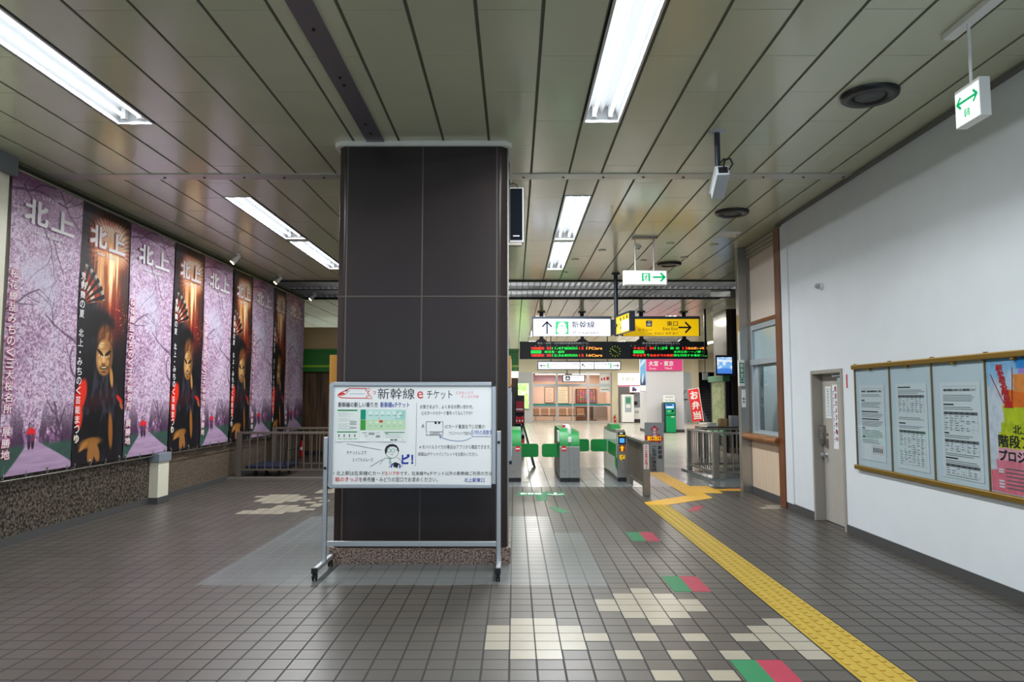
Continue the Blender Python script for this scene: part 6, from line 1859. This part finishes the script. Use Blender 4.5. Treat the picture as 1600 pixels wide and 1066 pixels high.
m = MB().use('curtain').box(5.35, 6.3, 49.5, 49.6, 0.1, 0.98); m.use('black_plastic').box(5.25, 5.35, 49.5, 49.7, 0.1, 1.0)
tag(m.build('radiator_cover', loc=(5.8, 49.5, 0.1)), 'grey brown slatted radiator cover in the waiting room', 'radiator')
extinguisher(6.45, 46.75, 'small fire extinguisher at the foot of the beige post beside the waiting room', 0.9)
for (x, y) in ((2.4, 49.0), (4.9, 49.0)):
    g = thing('room_light', 'warm fluorescent light inside the waiting room', 'ceiling light', (x, y, 3.2), 'waiting room lights')
    m = MB().use('tube_warm').cyl((x - 1.0, y, 3.16), (x + 1.0, y, 3.16), 0.03, n=8); m.build('fluorescent_tube', g)
    strip_lamp(g, x, y - 0.9, y + 0.9, 3.12, 0.1, 75.0, (1.0, 0.86, 0.74))
    m = MB().use('reflector').box(x - 1.05, x + 1.05, y - 0.1, y + 0.1, 3.20, 3.25); m.build('housing', g)

# lunch box shop
m = MB().use('wall_white').box(6.6, 9.1, 50.0, 50.2, 0, 3.3); m.box(8.95, 9.1, 47.5, 50.0, 0, 3.3); m.box(6.6, 9.1, 47.5, 50.2, 3.25, 3.35)
struct(m.build('wall_shop', loc=(7.8, 50, 0)), 'white interior of the lunch shop')
g = thing('shop_sign', 'cream lit lunch shop sign with black brush characters', 'shop sign', (7.5, YB - 0.2, 2.3))
m = MB().use('shop_light').box(6.75, 9.0, YB - 0.15, YB, 2.42, 3.2); m.build('light_box', g)
m = MB(frame((6.75, YB - 0.152, 2.42), FRONT)).use('ink_black').text('お弁当', 0.22, 1.02, 0.24, 0.52, 0.001, 0.01); m.build('lettering', g)
m = MB().use('ink_rose').box(6.78, 9.0, YB - 0.1, YB, 2.30, 2.40); m.build('lower_trim', g)
g = thing('drinks_fridge', 'white glass door drinks fridge before the lunch shop', 'fridge', (7.15, 46.4, 0))
m = MB().use('fridge_white').box(6.85, 7.60, 46.2, 46.9, 0.04, 1.80); m.build('cabinet', g, bevel=0.02)
m = MB().use('booth_glass').box(7.02, 7.43, 46.19, 46.21, 0.68, 1.68); m.build('glass_door', g)
m = MB().use('map_green').box(7.08, 7.37, 46.18, 46.19, 1.25, 1.6); m.use('goods_grey').box(7.06, 7.39, 46.18, 46.19, 0.70, 0.88); m.use('paper').box(7.08, 7.37, 46.18, 46.19, 0.95, 1.15); m.build('shelves', g)
m = MB().use('black_plastic').box(6.9, 7.55, 46.25, 46.85, 0, 0.05); m.build('feet', g)
g = thing('shop_screen', 'white framed screen with a dark flower picture over the lunch shop counter', 'screen', (7.9, 46.9, 1.9))
m = MB().use('goods_dark').box(7.42, 8.4, 46.9, 46.98, 1.92, 2.36); m.build('screen_frame', g)
m = MB(frame((7.44, 46.898, 1.94), FRONT)).use('sign_white').rect(0, 0.94, 0, 0.40, 0.0); m.use('ink_purple').disc(0.25, 0.26, 0.09, 0.002); m.disc(0.36, 0.16, 0.10, 0.002); m.use('goods_dark').disc(0.22, 0.13, 0.07, 0.002); m.build('picture', g, fix=False)
m = MB().use('aluminium').box(7.86, 7.94, 46.95, 47.148, 2.33, 2.37); m.build('hanger', g)
g = thing('shop_counter', 'white shop counter with dark foot right of the fridge', 'counter', (8.2, 47.0, 0))
m = MB().use('fridge_white').box(7.65, 8.9, 46.8, 47.2, 0.22, 0.95); m.build('front', g)
m = MB().use('office_dark').box(7.65, 8.9, 46.82, 47.2, 0, 0.22); m.build('foot', g)
m = MB().use('goods_grey').box(7.75, 8.0, 46.78, 46.8, 0.62, 0.74); m.box(8.1, 8.3, 46.78, 46.8, 0.58, 0.72); m.build('price_cards', g)
g = thing('shop_display', 'tall dark display stand behind the shop counter', 'display stand', (7.95, 48.6, 0))
m = MB().use('goods_grey').box(7.75, 8.35, 48.5, 48.8, 0, 1.95); m.build('cabinet', g)
m = MB().use('office_dark').box(7.78, 7.98, 48.48, 48.5, 1.2, 1.9); m.box(7.9, 8.2, 48.48, 48.5, 1.1, 1.35); m.build('screen', g)

# lunch flag, plant, stairs
g = thing('lunch_flag', 'tall red flag with white lunch box characters leaning on its stand', 'flag', (11.3, 44.5, 0))
Tf = Matrix.Translation((10.95, 44.5, 0.05)) @ Matrix.Rotation(-0.13, 4, 'Y')
def fl(m): m.T = Tf @ frame((0, 0, 0), FRONT); return m
m = fl(MB()).use('flag_red').box(-0.05, 0.60, 0.08, 2.05, -0.006, 0.006); m.build('cloth', g)
m = fl(MB()).use('flag_white')
for i, ch in enumerate('お弁当'): m.text(ch, 0.06, 0.50, 1.45 - i * 0.62, 1.92 - i * 0.62, 0.010, 0.04)
m.build('lettering', g)
m = fl(MB()).use('flag_white').box(0.60, 0.635, 0.0, 2.1, -0.02, 0.02); m.box(-0.05, 0.64, 2.05, 2.08, -0.015, 0.015); m.build('pole', g)
m = MB().use('white_plastic').box(11.3, 12.0, 44.3, 44.7, 0, 0.09); m.build('stand_base', g)
g = thing('flower_stand', 'dark flower arrangement on a grey stand beside the white pillar', 'flowers', (10.85, 46.9, 0))
m = MB().use('goods_grey').box(10.6, 11.1, 46.75, 47.15, 0, 1.45); m.build('stand', g)
m = MB().use('office_dark').box(10.55, 11.15, 46.7, 47.2, 1.45, 1.52); m.build('stand_top', g)
r = random.Random(8)
m = MB().use('office_dark')
for i in range(26):
    c = Vector((10.85 + r.uniform(-0.25, 0.25), 46.95 + r.uniform(-0.1, 0.1), 1.75 + r.uniform(-0.15, 0.35)))
    m.add([c + Vector((r.uniform(-.1, .1), r.uniform(-.06, .06), r.uniform(-.1, .1))) for k in range(3)], [(0, 1, 2)])
    m.tube([(10.85, 46.95, 1.52), tuple(c)], 0.008, 4)
m.build('flowers', g, fix=False)
g = thing('staircase', 'dark staircase rising behind the map board at the right', 'staircase', (12.6, 47, 0))
m = MB().use('wall_dark')
for i in range(18):
    y = 45.0 + i * 0.30
    m.use('wall_dark').box(11.97, 12.95, y, y + 0.32, 0, 0.28 + i * 0.17)
m.build('steps', g)
m = MB().use('baseboard')
for i in range(18): m.box(11.98, 12.94, 45.0 + i * 0.30 - 0.004, 45.0 + i * 0.30 + 0.03, 0.27 + i * 0.17, 0.285 + i * 0.17)
m.build('nosings', g)
m = MB().use('navy_frame').prism([(44.8, 0.2), (50.4, 3.3), (50.4, 4.2), (44.8, 1.1)], 'x', 12.95, 13.05); m.build('balustrade', g)
m = MB().use('steel').tube([(12.93, 44.8, 1.12), (12.93, 50.4, 4.22)], 0.03); m.build('handrail', g)
def map_art(Ug, Vg):
    n = fbm(Ug * 5, Vg * 9, 71); C = np.ones(Ug.shape + (3,)) * np.array([186, 196, 150.])
    C = mixc(C, (160, 182, 130), sst(0.45, 0.6, n)); C = mixc(C, (206, 200, 160), sst(0.55, 0.7, fbm(Ug * 8, Vg * 12, 72)))
    C = mixc(C, (170, 120, 100), (np.abs(np.sin(Ug * 6 + Vg * 4 + n * 4)) < 0.03)); C = mixc(C, (120, 150, 120), (np.abs(np.sin(Vg * 11 - Ug * 3 + n * 3)) < 0.03)); C = mixc(C, (200, 90, 80), (vnoise(Ug * 30, Vg * 44, 5) > 0.93) * 0.7)
    return C
g = thing('map_board', 'green framed area map board at the side of the far brown pillar', 'map board', (6.3, 22.6, 0))
m = MB().use('black_plastic').box(6.32, 6.44, 21.75, 23.35, 0.62, 2.32); m.build('frame', g, bevel=0.006)
print_mesh('map', frame((6.318, 23.22, 0.75), RIGHTW), 1.34, 1.38, 60, 40, map_art, 'print_paper', g)
m = MB().use('map_green').box(6.24, 6.455, 21.72, 23.38, 2.14, 2.32); m.build('upper_trim', g, bevel=0.006)
m = MB().use('map_green').box(6.22, 6.455, 21.72, 23.38, 0.52, 0.68); m.build('lower_trim', g, bevel=0.006)
m = MB().use('black_plastic').box(6.36, 6.44, 21.9, 22.0, 0, 0.62); m.box(6.36, 6.44, 23.1, 23.2, 0, 0.62); m.build('leg', g)
def tv_art(Ug, Vg):
    n = fbm(Ug * 4, Vg * 5, 81); C = np.ones(Ug.shape + (3,)) * np.array([120, 178, 236.])
    C = mixc(C, (226, 240, 252), sst(0.5, 0.65, n)); C = mixc(C, (70, 130, 220), (Vg < 0.35) * sst(0.0, 0.2, 0.35 - Vg + 0.1 * np.sin(Ug * 3))); C = mixc(C, (240, 246, 252), (np.abs(Vg - 0.8 + 0.05 * Ug) < 0.05))
    return C
g = thing('tv_screen', 'bright blue information screen mounted on the far brown pillar', 'screen', (6.2, 21.4, 2.35))
m = MB().use('navy_frame').box(5.93, 6.50, 21.3, 21.36, 2.30, 2.90); m.build('screen_case', g, bevel=0.008)
print_mesh('picture', frame((5.96, 21.298, 2.36), FRONT), 0.44, 0.48, 24, 24, tv_art, 'print_screen', g)
m = MB().use('navy_frame').box(6.42, 6.5, 21.36, 21.86, 2.5, 2.7); m.build('bracket', g)
g = thing('white_notice_box', 'small white notice box hanging left of the blue screen', 'notice', (5.85, 22.7, 2.2))
m = MB().use('white_plastic').box(5.82, 5.98, 22.4, 22.46, 2.20, 2.42); m.build('box', g); m = MB().use('black_plastic').box(5.89, 5.91, 22.42, 22.44, 2.42, 2.95); m.build('hanger', g)
g = thing('display_table', 'dark low display table with goods behind the corner fence', 'table', (5.9, 20.2, 0))
m = MB().use('black_plastic').box(5.1, 6.35, 19.8, 20.6, 0.80, 0.86); m.build('table_top', g)
for x in (5.2, 6.25):
    for y in (19.9, 20.5):
        m = MB().use('black_plastic').box(x - 0.02, x + 0.02, y - 0.02, y + 0.02, 0, 0.8); m.build('leg', g)
for i, (x, h, c, l) in enumerate(((5.45, 0.10, 'paper', 'small white box on the dark display table'), (5.75, 0.22, 'wall_tan', 'tan box on the dark display table'), (6.05, 0.30, 'goods_grey', 'grey box on the dark display table'))):
    m = MB().use(c).box(x - 0.1, x + 0.1, 20.0, 20.25, 0.86, 0.86 + h)
    tag(m.build('goods_box', loc=(x, 20.1, 0.86), bevel=0.006), l, 'box')

# souvenir corner at the left behind the gates
g = thing('goods_rack', 'dark rack of red packaged souvenirs behind the left gate', 'goods rack', (0.05, 20.4, 0))
m = MB().use('black_plastic').box(-0.16, 0.02, 20.2, 20.7, 0, 1.95); m.box(-0.16, 0.28, 20.62, 20.7, 0, 1.72)
for z in (0.30, 0.62, 0.94, 1.26): m.box(-0.02, 0.28, 20.25, 20.65, z - 0.02, z)
m.build('rack', g)
SH = {0.30: 'lowest', 0.62: 'second lowest', 0.94: 'third', 1.26: 'topmost'}
for z, c, n in ((0.30, 'goods_red', 3), (0.62, 'goods_grey', 3), (0.94, 'goods_red', 3), (1.26, 'goods_dark', 1)):
    for i in range(n):
        x0 = 0.03 + i * 0.24 / n
        m = MB().use(c).box(x0, x0 + 0.24 / n - 0.015, 20.28, 20.55, z, z + (0.30 if z > 1.2 else 0.2) - 0.03 * (i % 2)); m.use('paper').box(x0 + 0.01, x0 + 0.24 / n - 0.03, 20.276, 20.28, z + 0.05, z + 0.09)
        tag(m.build('souvenir_box', loc=(x0, 20.4, z)), f'{["first", "second", "third"][i]} souvenir box from the pillar side, {SH[z]} shelf of the rack', 'box', 'souvenir boxes on the rack')
g = thing('shop_lamp', 'white hanging lamp box at the end of the green fascia', 'lamp', (0.05, 21, 2.1))
m = MB().use('shop_light').box(-0.09, 0.11, 20.55, 20.80, 2.22, 2.40); m.build('lamp_shade', g)
m = MB().use('steel').cyl((0.04, 20.75, 2.40), (0.04, 20.75, 2.55), 0.015); m.box(0.02, 0.06, 20.74, 20.836, 2.53, 2.56); m.build('bracket', g)
def lime_art(Ug, Vg):
    n = fbm(Ug * 5, Vg * 8, 91); C = np.ones(Ug.shape + (3,)) * np.array([176, 240, 130.])
    C = mixc(C, (232, 255, 214), sst(0.5, 0.62, n)); C = mixc(C, (120, 210, 90), sst(0.55, 0.7, fbm(Ug * 9, Vg * 9, 92))); return mixc(C, (214, 190, 130), blob(Ug, Vg, 0.8, 0.45, 0.14, 0.06))
g = thing('lit_poster', 'bright lime green lit poster on the far wall behind the left gate', 'poster', (0.3, 47, 0.8))
print_mesh('lit_sheet', frame((0.06, 47.17, 0.9), FRONT), 0.86, 1.62, 30, 50, lime_art, 'print_screen', g)
m = MB().use('aluminium').box(0.02, 0.96, 47.18, 47.28, 0.85, 2.56); m.build('light_box', g)
g = thing('folding_signboard', 'black framed leaning signboard just behind the left gate', 'signboard', (0.42, 16.9, 0))
m = MB().use('black_plastic').prism([(0.18, 1.06), (0.22, 1.06), (0.50, 0.02), (0.45, 0.02)], 'y', 17.2, 17.8); m.build('front_leaf', g)
m = MB().use('paper').prism([(0.16, 1.02), (0.18, 1.02), (0.44, 0.06), (0.42, 0.06)], 'y', 17.24, 17.76); m.build('panel', g)
m = MB().use('black_plastic').prism([(0.18, 1.06), (0.22, 1.06), (-0.03, 0.02), (-0.08, 0.02)], 'y', 17.2, 17.8); m.build('rear_leaf', g)
